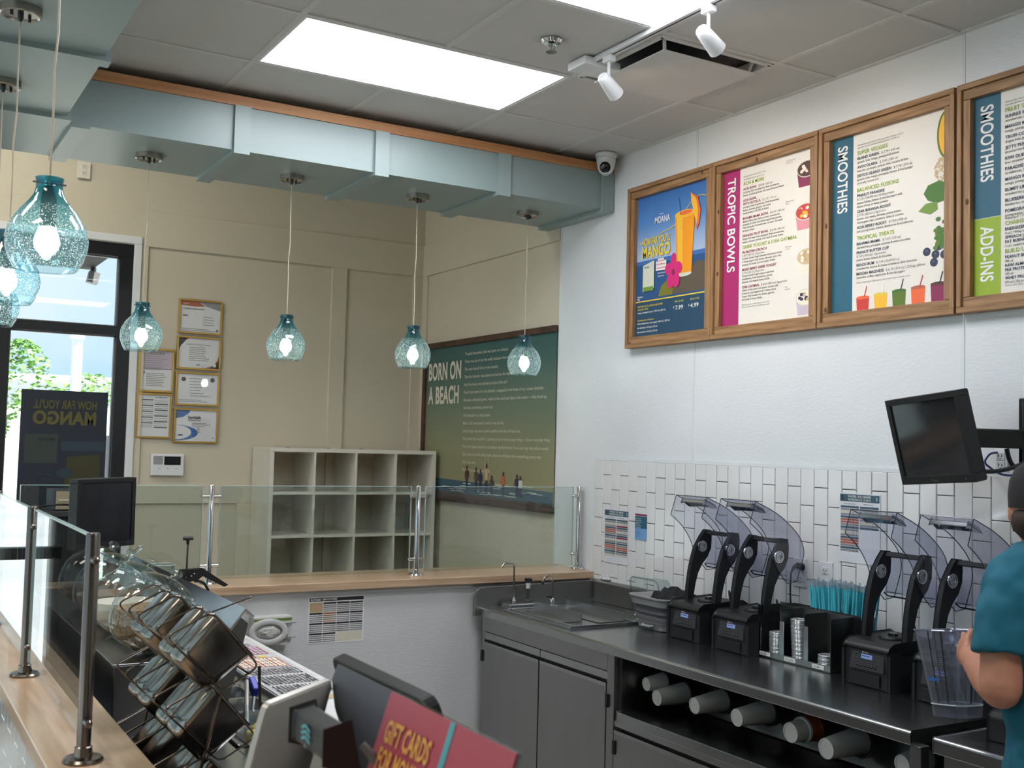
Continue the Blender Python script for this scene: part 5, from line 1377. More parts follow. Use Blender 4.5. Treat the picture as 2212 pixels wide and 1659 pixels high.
# ---- monitor on its wall arm
def rotM(c, tilt, roll, yaw):
    return Matrix.Translation(c) @ Matrix.Rotation(math.radians(yaw), 4, 'Z') @ Matrix.Rotation(math.radians(tilt), 4, 'X') @ Matrix.Rotation(math.radians(roll), 4, 'Y')
def monitor(c, tilt, roll, yaw, w, h, lab, depth=.045, side=.022, chin=.03):
    t = thing('monitor', lab, 'monitor', c, 'kitchen order monitors')
    M = rotM(c, tilt, roll, yaw)
    f = MB()
    f.box(-w / 2, w / 2, 0, depth, h / 2 - side, h / 2, M).box(-w / 2, w / 2, 0, depth, -h / 2, -h / 2 + chin, M).box(-w / 2, -w / 2 + side, 0, depth, -h / 2 + chin, h / 2 - side, M).box(w / 2 - side, w / 2, 0, depth, -h / 2 + chin, h / 2 - side, M)
    f.build('bezel', 'black', t, bevel=.002)
    MB().box(-w / 2 + side, w / 2 - side, .006, .012, -h / 2 + chin, h / 2 - side, M).build('screen', 'screen', t)
    MB().box(-w / 2 + .002, w / 2 - .002, .012, depth + .006, -h / 2 + .002, h / 2 - .002, M).build('housing', 'black', t, bevel=.004)
    MB().box(-w * .28, w * .28, depth, depth + .03, -h * .3, h * .25, M).build('rear_cover', 'black', t, bevel=.006)
    MB().box(w * .38, w * .385, -.001, .001, -h / 2 + .012, -h / 2 + .016, M).build('power_light', 'p_sky', t)
    return t, M
t, M = monitor((3.177, 2.545, 1.809), 12.1, -3.8, -102.1, .38, .31, 'black order monitor tilted down on a wall arm')
pr = Print(M @ Vector((-.022, 0, -.146)), M.to_3x3() @ Vector((1, 0, 0)), M.to_3x3() @ Vector((0, 0, 1)))
pr.sel('lettering').text(0, 0, .007, 'Touch', 'p_grey', .01, width=.03); pr.build(t)
back = M @ Vector((.03, .078, -.005))
t = thing('monitor_arm', 'black swivel wall arm holding the right monitor', 'wall arm', (3.45, 2.40, 1.73))
e = Vector((3.462, 2.385, 1.815))
dv = (e - back); ang = math.atan2(dv.y, dv.x)
MB().box(-.01, dv.length, -.02, .02, -.036, .030, Matrix.Translation(back) @ Matrix.Rotation(ang, 4, 'Z')).build('arm', 'black', t, bevel=.006)
MB().box(-.02, .004, -.05, .05, -.05, .05, Matrix.Translation(back) @ Matrix.Rotation(ang, 4, 'Z')).build('mount_plate', 'black', t, bevel=.004)
MB().box(3.455, 3.49, 2.352, 2.392, 1.725, 1.962).build('swivel_post', 'black', t, bevel=.004)
MB().box(3.515, XW + .0, 2.16, 2.392, 1.735, 1.958).build('wall_plate', 'black_gloss', t, bevel=.002)
bx(3.485, 3.517, 2.30, 2.38, 1.76, 1.80).build('hinge_knuckle', 'dark_grey', t, bevel=.004); bx(3.485, 3.517, 2.30, 2.38, 1.90, 1.94).build('hinge_knuckle', 'dark_grey', t, bevel=.004)
for z in (1.745, 1.80, 1.85, 1.90, 1.945): MB().lathe([(0, 0), (.007, 0), (.007, .004), (0, .005)], 10, Matrix.Translation((3.515, 2.27, z)) @ Matrix.Rotation(-PI / 2, 4, 'Y')).build('bolt', 'nickel', t)
MB().tube([(3.452, 2.372, 1.95), (3.452, 2.372, 1.74)], .003, 6).build('pin', 'nickel', t)
def cable(pts, r, m_, lab): tag(MB().tube(smooth_path(pts, .06, 7), r, 8).build('cable', m_, smooth=True), lab, 'cable', 'cables by the monitor arm')
cable([tuple(M @ Vector((.05, .08, -.1))), (3.34, 2.44, 1.70), (3.40, 2.385, 1.715), (3.47, 2.35, 1.75)], .0075, 'cable', 'thick black cable hanging from the right monitor to the wall bracket')
cable([(3.525, 2.525, 1.772), (3.49, 2.53, 1.768), (3.475, 2.545, 1.735), (3.48, 2.48, 1.69), (3.49, 2.40, 1.695), (3.49, 2.35, 1.73)], .004, 'blue_cable', 'blue cable plugged into the outlet below the monitor arm')
cable([tuple(M @ Vector((.06, .07, .11))), tuple(M @ Vector((.06, .12, .08))), tuple(M @ Vector((.05, .1, .01)))], .005, 'cable', 'short black cable looped at the back of the right monitor')
cable([(3.43, 2.42, 1.785), (3.44, 2.415, 1.74), (3.46, 2.39, 1.70), (3.48, 2.34, 1.72)], .008, 'cable', 'dark cable bundle drooping under the monitor arm')

# ---- black base with a second jar on the right table
t = thing('blender', 'low black blender base without a shell on the right-hand table', 'blender', (3.03, 2.02, .913))
MB().prism([(2.93, .913), (2.93, .985), (2.95, 1.0), (3.14, 1.0), (3.15, .99), (3.15, .913)], 'y', 1.90, 2.13).build('body', 'black_soft', t, bevel=.006)
MB().lathe([(0, .012), (.06, .012), (.07, 0)], 20, Matrix.Translation((3.04, 2.0, 1.0))).build('jar_seat', 'black', t, smooth=True)
def jar_rings(M, hgt, wb, wt, r, n=7):
    return [[M @ Vector((x, y, hgt * i / n)) for x, y in rrect(wb + (wt - wb) * i / n, wb + (wt - wb) * i / n, r, 4)] for i in range(n + 1)]
def pitcher(M, lab, hgt=.185, hd=Vector((-.7, -.7, 0))):
    t = thing('blender_jar', lab, 'blender jar', M.translation, 'clear blender jars')
    MB().loft(jar_rings(M @ Matrix.Translation((0, 0, .035)), hgt, .115, .165, .03), cap=False).build('jar_wall', 'poly_jar', t, smooth=True)
    MB().loft([[M @ Vector((x, y, z)) for x, y in rrect(w_, w_, .025, 4)] for z, w_ in ((0, .108), (.03, .112), (.036, .1))]).build('jar_base', 'poly_jar', t, smooth=True)
    rim = [M @ Vector((x, y, .035 + hgt)) for x, y in rrect(.166, .166, .03, 4)]
    MB().tube(rim, .0026, 6, closed=True).build('rim', 'poly_jar', t, smooth=True)
    bse = [M @ Vector((x, y, .034)) for x, y in rrect(.115, .115, .03, 4)]
    MB().tube(bse, .0022, 6, closed=True).build('base_edge', 'clear_edge', t, smooth=True)
    rb = MB()
    for sx, sy in ((1, .25), (-1, .25), (1, -.3), (-1, -.3), (.25, 1), (-.25, -1)):
        rb.tube([M @ Vector((sx * .058, sy * .058, .04)), M @ Vector((sx * .082, sy * .082, .035 + hgt))], .0022, 5)
    rb.build('rib', 'poly_edge', t)
    u = hd.normalized()
    hpts = [M @ (u * .105 + Vector((0, 0, .20))), M @ (u * .150 + Vector((0, 0, .205))), M @ (u * .152 + Vector((0, 0, .09))), M @ (u * .085 + Vector((0, 0, .07)))]
    MB().tube(smooth_path(hpts, .03, 5), .0095, 10).build('handle', 'poly_jar', t, smooth=True)
    sp = [M @ (Vector((-u.x, -u.y, 0)) * k + Vector((0, 0, z))) for k, z in ((.10, .222), (.128, .232))]
    MB().tube(sp, [.022, .01], 8).build('spout', 'poly_jar', t, smooth=True)
    V = (M.to_3x3() @ Vector((.13, 0, .99))).normalized()
    pr = Print(M @ Vector((-.070, -.012, .06)), M.to_3x3() @ Vector((0, -1, 0)), M.to_3x3() @ Vector((-.135, 0, .99)), .001)
    pr.sel('measure_mark')
    for i in range(22): pr.rect(.0, .006 * i, .035, .006 * i + .0012, 'black', 1)
    pr.rect(-.045, .04, -.005, .05, 'p_steelblue', 1)
    pr.build(t)
    return t
pitcher(Matrix.Translation((3.04, 1.98, 1.012)), 'second clear blender jar standing on the low black base', .15, Vector((-1, -.3, 0)))
HJ = Matrix.Translation((2.735, 2.085, 1.012)) @ Matrix.Rotation(math.radians(-7), 4, 'X') @ Matrix.Rotation(math.radians(3), 4, 'Y')
pitcher(HJ, 'clear ribbed blender jar held by the person in teal', .205, Vector((-.72, -.69, 0)))

# ================================================================ GLASS GUARDS
LZ = 1.07
def guard_post(x, y, lab, metal, h=.474, axis='y', r=.0145, clampside=(1, -1)):
    t = thing('guard_post', lab, 'post', (x, y, LZ), 'glass guard posts')
    M = Matrix.Translation((x, y, LZ))
    MB().lathe([(0, .008), (r, .008), (r, h - .003), (r - .002, h), (0, h)], 24, M).build('tube', metal, t, smooth=True)
    MB().lathe([(0, 0), (.040, 0), (.041, .004), (.037, .009), (.019, .011), (.0175, .03), (r, .032)], 28, M).build('base_flange', metal, t, smooth=True)
    for z in (.085, h - .055):
        for s in clampside:
            d = Vector((s, 0, 0)) if axis == 'x' else Vector((0, s, 0))
            c = MB().tube([M @ (Vector((0, 0, z)) + d * .01), M @ (Vector((0, 0, z)) + d * .042)], .0085, 12).tube([M @ (Vector((0, 0, z)) + d * .042), M @ (Vector((0, 0, z)) + d * .047)], [.0085, .005], 12).build('glass_clamp', metal, t, smooth=True)
    return t
guard_post(.431, 2.457, 'steel guard post nearest the viewer on the near ledge', 'bronze_post')
guard_post(.428, 3.386, 'steel guard post at the left edge on the near ledge, further back', 'bronze_post')
guard_post(.428, 4.31, 'steel guard post out of sight on the near ledge', 'bronze_post')
guard_post(1.425, 5.168, 'chrome guard post on the far ledge, left of the cube shelf', 'chrome', .462, 'x', .0135)
guard_post(2.498, 5.168, 'chrome guard post on the far ledge, in front of the cube shelf', 'chrome', .462, 'x', .0135)
guard_post(3.505, 5.168, 'chrome guard post on the far ledge, beside the tiled wall', 'chrome', .462, 'x', .0135, (-1,))
def pane(name, b, lab, thin):
    t = thing(name, lab, 'glass guard', ((b[0] + b[1]) / 2, (b[2] + b[3]) / 2, b[4]), 'glass guard panels')
    x0, x1, y0, y1, z0, z1 = b
    bx(*b).build('pane', 'guard', t)
    e = MB(); q = .0012
    e.box(x0 - q, x1 + q, y0, y1, z1 - .0005, z1 + .0025)
    if thin == 'x': e.box(x0, x1, y0 - .002, y0 + .0005, z0, z1).box(x0, x1, y1 - .0005, y1 + .002, z0, z1)
    else: e.box(x0 - .002, x0 + .0005, y0, y1, z0, z1).box(x1 - .0005, x1 + .002, y0, y1, z0, z1)
    e.build('polished_edge', mat('glass_rim', (176, 200, 198), .12, var=.02) if 'glass_rim' not in MATS else 'glass_rim', t)
pane('glass_guard', (.427, .437, 2.495, 3.345, 1.115, 1.535), 'clear glass guard between the two near posts', 'x')
pane('glass_guard', (.424, .434, 3.427, 4.268, 1.115, 1.535), 'clear glass guard beyond the second near post at the left edge', 'x')
pane('glass_guard', (.424, .434, 4.352, 5.0, 1.115, 1.535), 'clear glass guard farthest along the near ledge', 'x')
pane('glass_guard', (.60, 1.383, 5.163, 5.173, 1.09, 1.527), 'clear glass guard on the far ledge, left section', 'y')
pane('glass_guard', (1.467, 2.456, 5.163, 5.173, 1.09, 1.527), 'clear glass guard on the far ledge in front of the cube shelf', 'y')
pane('glass_guard', (2.54, 3.463, 5.163, 5.173, 1.09, 1.527), 'clear glass guard on the far ledge in front of the green poster', 'y')

# ================================================================ ON THE GREY PARTITION
t = thing('wall_chart', 'retired smoothies chart taped to the grey partition', 'chart', (2.03, 5.08, .776))
bx(1.889, 2.177, 5.0785, 5.0798, .774, .998).build('sheet', 'paper', t)
pr = Print((1.889, 5.0785, .774), (1, 0, 0), (0, 0, 1), .0004)
W, H = .288, .224
pr.sel('print').rect(.004, H - .022, W - .004, H - .006, 'p_black')
for c in range(4):
    for r_ in range(4):
        u0, v1 = .006 + c * .0695, H - .028 - r_ * .0485
        if r_ == 3 and c > 1:
            continue
        hot = (c == 0 and r_ == 0); red = (c == 1 and r_ == 1)
        if hot: pr.rect(u0, v1 - .046, u0 + .066, v1, 'p_tan', 1)
        if red: pr.rect(u0, v1 - .046, u0 + .066, v1, 'p_cream', 1)
        pr.rect(u0, v1 - .008, u0 + .066, v1, 'p_rust' if red else ('p_tan' if hot else 'p_black'), 2)
        for k in range(4): pr.rect(u0, v1 - .0165 - k * .009, u0 + .066, v1 - .0125 - k * .009, 'p_oat' if hot else ('p_rust' if red and k == 3 else 'p_grey'), 2)
pr.rect(.146, .006, W - .006, .052, 'p_offwhite', 1)
pr.sel('lettering').text(.010, H - .018, .009, 'RETIRED SMOOTHIES', 'p_white', .03, width=.135, L=4)
pr.build(t)
t = thing('glove_dispenser', 'glove box in a grey oval holder on the partition', 'glove dispenser', (1.69, 5.04, .79))
bx(1.60, 1.782, 5.005, 5.079, .795, .926).build('glove_box', mat('glove_card', (206, 208, 202), .5), t)
pr = Print((1.60, 5.005, .795), (1, 0, 0), (0, 0, 1), .0006)
pr.sel('label').rect(0, .112, .182, .124, 'p_green', 1).rect(.002, .002, .06, .03, 'p_offwhite', 1)
pr.sel('lettering').text(.125, .032, .014, '100', 'p_grey', .02); pr.text(.12, .012, .012, 'GLOVES', 'p_grey', .02, maxw=.055); pr.build(t)
ov = [(1.665 + .088 * math.cos(a) * (1 if math.cos(a) < 0 else 1.05), 4.996, .860 + .060 * math.sin(a)) for a in [2 * PI * k / 28 for k in range(28)]]
hr = MB(); n_ = 32
def el_(rx, rz, y): return [(1.668 + rx * math.cos(2 * PI * k / n_), y, .860 + rz * math.sin(2 * PI * k / n_)) for k in range(n_)]
hr.loft([el_(.066, .035, 5.0), el_(.066, .035, 4.992), el_(.069, .038, 4.990), el_(.088, .056, 4.990), el_(.094, .060, 4.993), el_(.094, .060, 5.002)], cap=False).build('holder_ring', 'glove_holder', t, smooth=True)
MB().tube([(1.735, 4.998, .895), (1.80, 4.999, .898)], .004, 6).tube([(1.735, 4.998, .828), (1.80, 4.999, .830)], .004, 6).tube([(1.76, 4.998, .897), (1.76, 4.998, .829)], .003, 6).build('holder_prong', 'tub_grey', t)
g = MB(); rnd = random.Random(9)
g.ball((1.668, 5.0, .860), (.054, .012, .028), 14)
g.v = [(x + rnd.uniform(-.004, .004), y + rnd.uniform(-.004, .004), z + rnd.uniform(-.004, .004)) for x, y, z in g.v]
g.build('gloves', mat('glove', (196, 196, 190), .3), t)

# ================================================================ PREP LINE
PZ = .90
t = thing('prep_table', 'long stainless prep table behind the near ledge', 'prep table', (1.02, 3.6, 0))
bx(.60, 1.44, 2.30, 4.96, .1, .862).build('body', 'steel_dark', t)
MB().box(.60, .93, 2.30, 4.96, .862, PZ).box(1.17, 1.205, 2.30, 4.96, .862, PZ).box(.93, 1.17, 2.30, 3.02, .862, PZ).box(.93, 1.17, 4.86, 4.96, .862, PZ).build('top', 'steel_bright', t, bevel=.003)
bx(.94, 1.16, 3.03, 4.85, .70, .71).build('pan_well', 'steel_dark', t)
for k in range(3): bx(1.441, 1.46, 2.36 + .86 * k, 3.2 + .86 * k, .18, .82).build('door', 'steel_soft', t, bevel=.003)
for xx in (.64, 1.38):
    for yy in (2.36, 4.88): bx(xx - .02, xx + .02, yy - .02, yy + .02, 0, .1).build('caster', 'black', t)
t = thing('jar_shelf', 'raised steel box carrying the glass jars', 'jar shelf', (.78, 4.1, PZ))
bx(.645, .895, 3.27, 4.95, PZ, 1.098).build('body', 'steel_dark', t, bevel=.003)
bx(.640, .90, 3.262, 4.955, 1.098, 1.106).build('top', 'steel', t, bevel=.002)
t = thing('prep_hood', 'open stainless hinged lid sloping beside the glass jars', 'prep lid', (.97, 4.1, PZ))
MB().prism([(.905, 1.108), (1.004, 1.236), (1.012, 1.246), (1.040, 1.221), (1.036, 1.217), (1.012, 1.238), (.915, 1.104)], 'y', 3.25, 4.90).build('lid_sheet', 'steel_bright', t)
MB().prism([(.903, PZ), (.903, 1.10), (.996, 1.222), (1.022, 1.20), (.955, PZ)], 'y', 3.252, 3.262).build('end_cap', 'steel_dark', t)
MB().prism([(.903, PZ), (.903, 1.10), (.996, 1.222), (1.022, 1.20), (.955, PZ)], 'y', 4.88, 4.89).build('end_cap', 'steel_dark', t)
MB().sheet([(1.020, 3.26, 1.20), (.957, 3.26, PZ + .03), (.957, 4.88, PZ + .03), (1.020, 4.88, 1.20)]).build('front_panel', 'steel', t)

def food_pan(y0, y1, lab, fill):
    t = thing('food_pan', lab, 'food pan', (1.05, (y0 + y1) / 2, .75), 'steel food pans in the prep table')
    x0, x1 = .945, 1.155
    cx_, cy_ = (x0 + x1) / 2, (y0 + y1) / 2
    def rg_(k, z, r=.02): return [(cx_ + x, cy_ + y, z) for x, y in rrect(x1 - x0 + k, y1 - y0 + k, r, 3)]
    MB().loft([rg_(.012, PZ + .001), rg_(.012, PZ + .006), rg_(-.006, PZ + .006), rg_(-.012, PZ - .01), rg_(-.024, .752)], cap=False).sheet(rg_(-.024, .752)).build('pan', 'steel_bright', t, smooth=True)
    MB().sheet(rg_(-.02, .80 + .03 * random.random())).build('food', fill, t)
fills = ['brown_food', 'steel_dark', 'p_choc', 'p_red', 'brown_food', 'p_leaf', 'p_amber', 'p_choc', 'p_rose', 'p_cream']
names = ['nearest', 'second', 'third', 'fourth', 'fifth', 'sixth', 'seventh', 'eighth', 'ninth', 'farthest']
for k in range(10):
    food_pan(3.035 + .181 * k, 3.203 + .181 * k, 'sunken steel food pan in the prep table, %s from the viewer' % names[k], fills[k])
def utensil(p0, p1, r, m_, lab, grp='utensil handles in the food pans'):
    t = thing('serving_spoon', lab, 'spoon', p0, grp)
    MB().tube([p0, p1], [r * 1.3, r], 8).build('handle', m_, t, smooth=True)
    MB().ball(p0, (.022, .018, .012), 10).build('bowl', 'steel', t, smooth=True)
utensil((1.04, 3.28, .84), (1.09, 3.46, .985), .006, 'silver_plastic', 'grey spoon handle sticking up in a food pan')
utensil((1.02, 3.12, .83), (1.10, 3.28, .95), .005, 'silver_plastic', 'long pale spoon handle lying over the nearest food pan')
utensil((1.08, 3.42, .83), (1.125, 3.56, .96), .005, 'steel_bright', 'steel spoon handle in the third food pan')
t = thing('portion_scoop', 'scoop with a bright blue handle in the food pans', 'scoop', (1.10, 3.46, .84))
MB().cbox((0, 0, 0), (.022, .06, .035), Matrix.Translation((1.125, 3.50, .955)) @ Matrix.Rotation(.5, 4, 'X')).build('grip', 'blue_clip', t, bevel=.004)
MB().tube([(1.12, 3.47, .93), (1.09, 3.40, .84)], .005, 6).ball((1.085, 3.39, .835), .025, 10).build('scoop_bowl', 'steel', t, smooth=True)
tag(MB().cbox((0, 0, 0), (.05, .03, .035), Matrix.Translation((.985, 3.03, .925)) @ Matrix.Rotation(.4, 4, 'Z')).cbox((0, 0, 0), (.04, .02, .03), Matrix.Translation((1.005, 3.06, .935)) @ Matrix.Rotation(.9, 4, 'Y')).build('lemon_wedge', 'yellow_food', bevel=.006), 'yellow fruit piece in the clear cup among the food pans', 'fruit')
tag(MB().lathe([(.03, 0), (.032, .002), (.045, .10), (.046, .10)], 20, Matrix.Translation((.99, 3.03, PZ + .002))).build('clear_cup', 'clear_bin', smooth=True), 'clear plastic cup standing on the prep table', 'cup')
# cutting board and laminated build chart
tag(bx(1.208, 1.455, 2.9, 4.94, PZ - .02, .915).build('cutting_board', 'white_plastic', bevel=.004), 'white cutting board along the front of the prep table', 'cutting board')
t = thing('build_chart', 'laminated recipe chart with red tables on the cutting board', 'chart', (1.32, 4.0, .916))
bx(1.212, 1.426, 3.40, 4.60, .9155, .918).build('sheet', 'laminate', t)
pr = Print((1.426, 3.40, .918), (0, 1, 0), (-1, 0, 0), .0006)
pr.sel('print')
pr.rect(0, 0, .05, .214, 'p_tan', 1); pr.rect(.05, .0, .075, .214, 'laminate', 2)
rnd = random.Random(17)
for (u0, u1) in ((.10, .24), (.26, .40), (.42, .52)):
    for r_ in range(13):
        v = .015 + r_ * .0145
        pr.rect(u0, v, u1, v + .0035, 'p_black', 1)
        for k in range(7): pr.rect(u0 + .019 * k, v + .005, u0 + .019 * k + rnd.uniform(.006, .016), v + .011, 'p_black' if rnd.random() < .45 else 'p_mid', 1)
for u0, ink in ((.56, 'p_cream'), (.80, 'p_lilac')):
    pr.rect(u0, .02, u0 + .16, .19, ink, 1)
    for q in (0, .05, .10, .16): pr.rect(u0 + q - .002, .02, u0 + q + .002, .19, 'p_red', 2)
    for v in (.02, .06, .11, .15, .19): pr.rect(u0, v - .0015, u0 + .16, v + .0015, 'p_red', 2)
    for r_ in range(10):
        for k in range(6): pr.rect(u0 + .006 + .025 * k, .025 + .016 * r_, u0 + .006 + .025 * k + rnd.uniform(.008, .02), .028 + .016 * r_, 'p_black', 3)
for k in range(5): pr.rect(.985, .03 + .03 * k, 1.04, .05 + .03 * k, 'p_mid', 1)
for k in range(3): pr.rect(.735, .05 + .035 * k, .77, .075 + .035 * k, ('p_yellow', 'p_rust', 'p_peach')[k], 1)
pr.build(t)

# ---- glass jars with contents
def jar(y, lab, content, lvl):
    cx_, cz = .768, 1.213
    t = thing('glass_jar', lab, 'jar', (cx_, y, 1.106), 'tilted glass topping jars')
    M = Matrix.Translation((cx_, y, cz)) @ Matrix.Diagonal((1, .92, 1, 1)) @ Matrix.Rotation(math.radians(30), 4, 'Y')
    prof = [(0, -.104), (.055, -.102), (.085, -.088), (.106, -.055), (.116, -.015), (.116, .015), (.108, .045), (.094, .070), (.085, .080), (.085, .090), (.088, .094)]
    MB().lathe(prof, 36, M).build('jar_body', 'jar_glass', t, smooth=True)
    MB().lathe([(.086, .095), (.091, .096), (.091, .103), (.080, .108), (.06, .118), (.03, .125), (.014, .127), (.012, .134), (.020, .142), (.020, .150), (.012, .156), (0, .157)], 30, M).build('lid', 'jar_glass', t, smooth=True)
    rim_pts = [M @ Vector((.089 * math.cos(a), .089 * math.sin(a), .095)) for a in [2 * PI * k / 28 for k in range(28)]]
    MB().tube(rim_pts, .0028, 6, closed=True).build('rim', 'clear_bin', t, smooth=True)
    M2 = Matrix.Translation((cx_, y, cz)) @ Matrix.Diagonal((1, .9, 1, 1))
    pf = [(0, -.100)] + [(.107 * math.sqrt(max(0, 1 - (z / .107) ** 2)), z) for z in [-.096 + (lvl + .096) * i / 6 for i in range(7)]] + [(.05, lvl + .006), (0, lvl + .01)]
    MB().lathe(pf, 28, M2).build('contents', content, t, smooth=True)
    return t
jar(3.40, 'glass jar of brown granola, nearest of the tilted jars', 'oats', .03)
jar(3.72, 'glass jar of white sugar, second of the tilted jars', 'sugar', .005)
jar(4.04, 'glass jar of brown flakes, third of the tilted jars', 'brown_food', -.01)
jar(4.36, 'glass jar of dark seeds, farthest of the tilted jars', 'p_choc', -.02)
t = thing('tongs', 'small steel tongs resting on the third glass jar', 'tongs', (.82, 4.06, 1.31))
MB().tube(smooth_path([(.80, 4.05, 1.30), (.865, 4.03, 1.365), (.88, 4.04, 1.36), (.82, 4.07, 1.295)], .008, 4), .003, 6).build('arms', 'chrome', t, smooth=True)

# ---- wire rack with steel pans
t = thing('wire_rack', 'tiered bronze wire rack holding steel pans', 'wire rack', (.68, 2.65, PZ))
LP = [(.573, 1.329), (.669, 1.376), (.778, 1.252), (.699, 1.206)]
LY = [2.385, 2.492, 2.685, 2.792, 2.90]
for tier in range(3):
    dz = -.152 * tier
    for y in LY:
        q = [Vector((x, y, z + dz)) for x, z in LP]
        pts = []
        for i in range(4):
            a, b, c = q[i - 1], q[i], q[(i + 1) % 4]
            pts += bez(b + (a - b).normalized() * .018, b, b + (c - b).normalized() * .018, 4)
        MB().tube(pts, .0023, 6, closed=True).build('wire_loop', 'wire', t, smooth=True)
    m = MB()
    for i, j, f_ in ((0, 3, .15), (0, 3, .75), (2, 3, .3), (1, 2, .55)):
        a, b = Vector((LP[i][0], 0, LP[i][1] + dz)), Vector((LP[j][0], 0, LP[j][1] + dz)); p_ = a.lerp(b, f_)
        m.tube([(p_.x, LY[0] - .004, p_.z), (p_.x, LY[-1] + .004, p_.z)], .0024, 6)
    m.build('cross_wire', 'wire', t, smooth=True)
for y in (LY[0], LY[-1]):
    MB().tube([(.699, y, 1.206), (.66, y, 1.05), (.63, y, PZ)], .0034, 6).build('leg', 'wire', t, smooth=True)
    MB().tube([(.778, y, 1.252), (.79, y, 1.05), (.80, y, PZ)], .0034, 6).build('leg', 'wire', t, smooth=True)
MB().tube(smooth_path([(.669, LY[0], 1.376), (.70, LY[0], 1.386), (.762, LY[0] + .02, 1.402), (.765, LY[0] + .03, 1.398), (.70, LY[0] + .04, 1.376)], .006, 4), .0018, 6).build('hook', 'wire', t, smooth=True)
ca, sa = math.cos(math.radians(43)), math.sin(math.radians(43))
mat('pan_steel', (160, 154, 147), 0.2, 1.0, var=.12, vscale=9, stretch=(2, 3, 2), bump=.03, bscale=26, bstretch=(1, 2.5, 1))
def steel_pan(y, tier, lab):
    P0 = Vector((.590, y, 1.282 - .152 * tier))
    a = Vector((ca, 0, sa)); b = Vector((sa, 0, -ca)); yv = Vector((0, 1, 0))
    t = thing('steel_pan', lab, 'pan', P0 + b * .06, 'steel pans in the wire rack')
    def rg_(h, wb, wy, r):
        c = P0 + a * h + b * .062 + yv * .046
        return [c + b * x + yv * z for x, z in rrect(wb, wy, r, 5)]
    MB().loft([rg_(0, .085, .062, .018), rg_(.004, .10, .076, .02), rg_(.012, .108, .084, .02), rg_(.118, .122, .092, .016), rg_(.120, .134, .098, .012), rg_(.125, .135, .099, .012), rg_(.124, .124, .090, .014), rg_(.05, .112, .084, .018)], cap=True).build('pan_body', 'pan_steel', t, smooth=True)
ords = ['nearest', 'second', 'third', 'farthest']
tiers = ['top', 'middle', 'bottom']
for tier in range(3):
    for k, y in enumerate((2.392, 2.499, 2.692, 2.799)):
        steel_pan(y, tier, '%s steel pan on the %s tier of the wire rack' % (ords[k], tiers[tier]))

# ---- left monitor, lever press, clear box
t, M = monitor((.882, 4.75, 1.432), .5, -1.1, 28.9, .292, .285, 'black order monitor on a stand beyond the glass jars', .05, .018, .022)
b_ = M @ Vector((0, .06, -.05))
MB().tube([(b_.x, b_.y, 1.42), (b_.x, b_.y, 1.106)], .018, 12).lathe([(0, 0), (.07, 0), (.07, .008), (.02, .012)], 20, Matrix.Translation((b_.x, b_.y, 1.106))).build('stand', 'black', t, smooth=True)
t = thing('lever_press', 'black hand lever press with a tall T-handle at the far ledge', 'press', (1.23, 4.82, .915))
MB().box(1.205, 1.225, 4.79, 4.85, .915, 1.175).box(1.2, 1.34, 4.77, 4.87, .915, .925).build('frame', 'black', t, bevel=.003)
MB().prism([(1.212, 1.178), (1.30, 1.182), (1.405, 1.112), (1.395, 1.108), (1.30, 1.158), (1.275, 1.14), (1.215, 1.13)], 'y', 4.80, 4.84).build('lever', 'black', t, bevel=.004)
MB().tube([(1.234, 4.82, 1.13), (1.234, 4.82, 1.305)], .0045, 8).build('rod', 'steel_dark', t, smooth=True)
MB().tube([(1.214, 4.82, 1.315), (1.256, 4.82, 1.315)], .008, 10).tube([(1.234, 4.82, 1.312), (1.234, 4.82, 1.29)], [.009, .006], 8).build('t_handle', 'black', t, smooth=True)
MB().tube(bez((1.27, 4.82, 1.13), (1.34, 4.82, 1.14), (1.345, 4.82, 1.0), 10), .006, 8).build('return_arm', 'black', t, smooth=True)
for x, z in ((1.225, 1.15), (1.25, 1.155), (1.262, 1.165)): MB().ball((x, 4.798, z), .004, 8).build('rivet', 'nickel', t)
t = thing('clear_box', 'clear acrylic box beside the T-handle press', 'box', (1.10, 4.88, .9))
MB().box(1.06, 1.19, 4.84, 4.93, .901, 1.20).build('wall', 'clear_bin', t)
e = MB()
for x in (1.06, 1.19):
    for y in (4.84, 4.93): e.tube([(x, y, .9), (x, y, 1.2)], .002, 5)
e.tube([(1.06, 4.84, 1.2), (1.19, 4.84, 1.2), (1.19, 4.93, 1.2), (1.06, 4.93, 1.2)], .002, 5, closed=True).build('edge', 'clear_edge', t)

# ================================================================ POINT OF SALE, NEAREST THE VIEWER
t = thing('service_counter', 'sales counter below the card sign and screens', 'counter', (.85, 1.3, 0))
bx(.575, 1.15, .35, 2.12, 0, 1.0).build('body', 'dark_grey', t); bx(.56, 1.17, .33, 2.14, 1.0, 1.03).build('top', 'dark_grey', t, bevel=.004)
# card sign
t = thing('card_sign', 'red gift card sign with yellow lettering, leaning in the foreground', 'sign', (.57, 1.15, 1.03))
V = (Vector((.6, 0, 1.432)) - Vector((.571, 0, 1.342))).normalized()
top_z, bot = 1.434, 1.085
o = Vector((.6, 1.303, 1.432)) - V * .35
M = Matrix.Identity(4)
U = Vector((0, -1, 0)); N = U.cross(V)
def slab(o, U, V, w, h, th):
    N = U.cross(V)
    c = [o, o + U * w, o + U * w + V * h, o + V * h]
    return MB().add([*c, *[p_ - N * th for p_ in c]], [(0, 1, 2, 3), (7, 6, 5, 4), (0, 4, 5, 1), (1, 5, 6, 2), (2, 6, 7, 3), (3, 7, 4, 0)])
slab(o, U, V, .313, .35, .003).build('sheet', 'red_sign', t)
slab(o - N * .0035 - U * .002, U, V, .317, .352, .003).build('acrylic_stand', 'clear_bin', t)
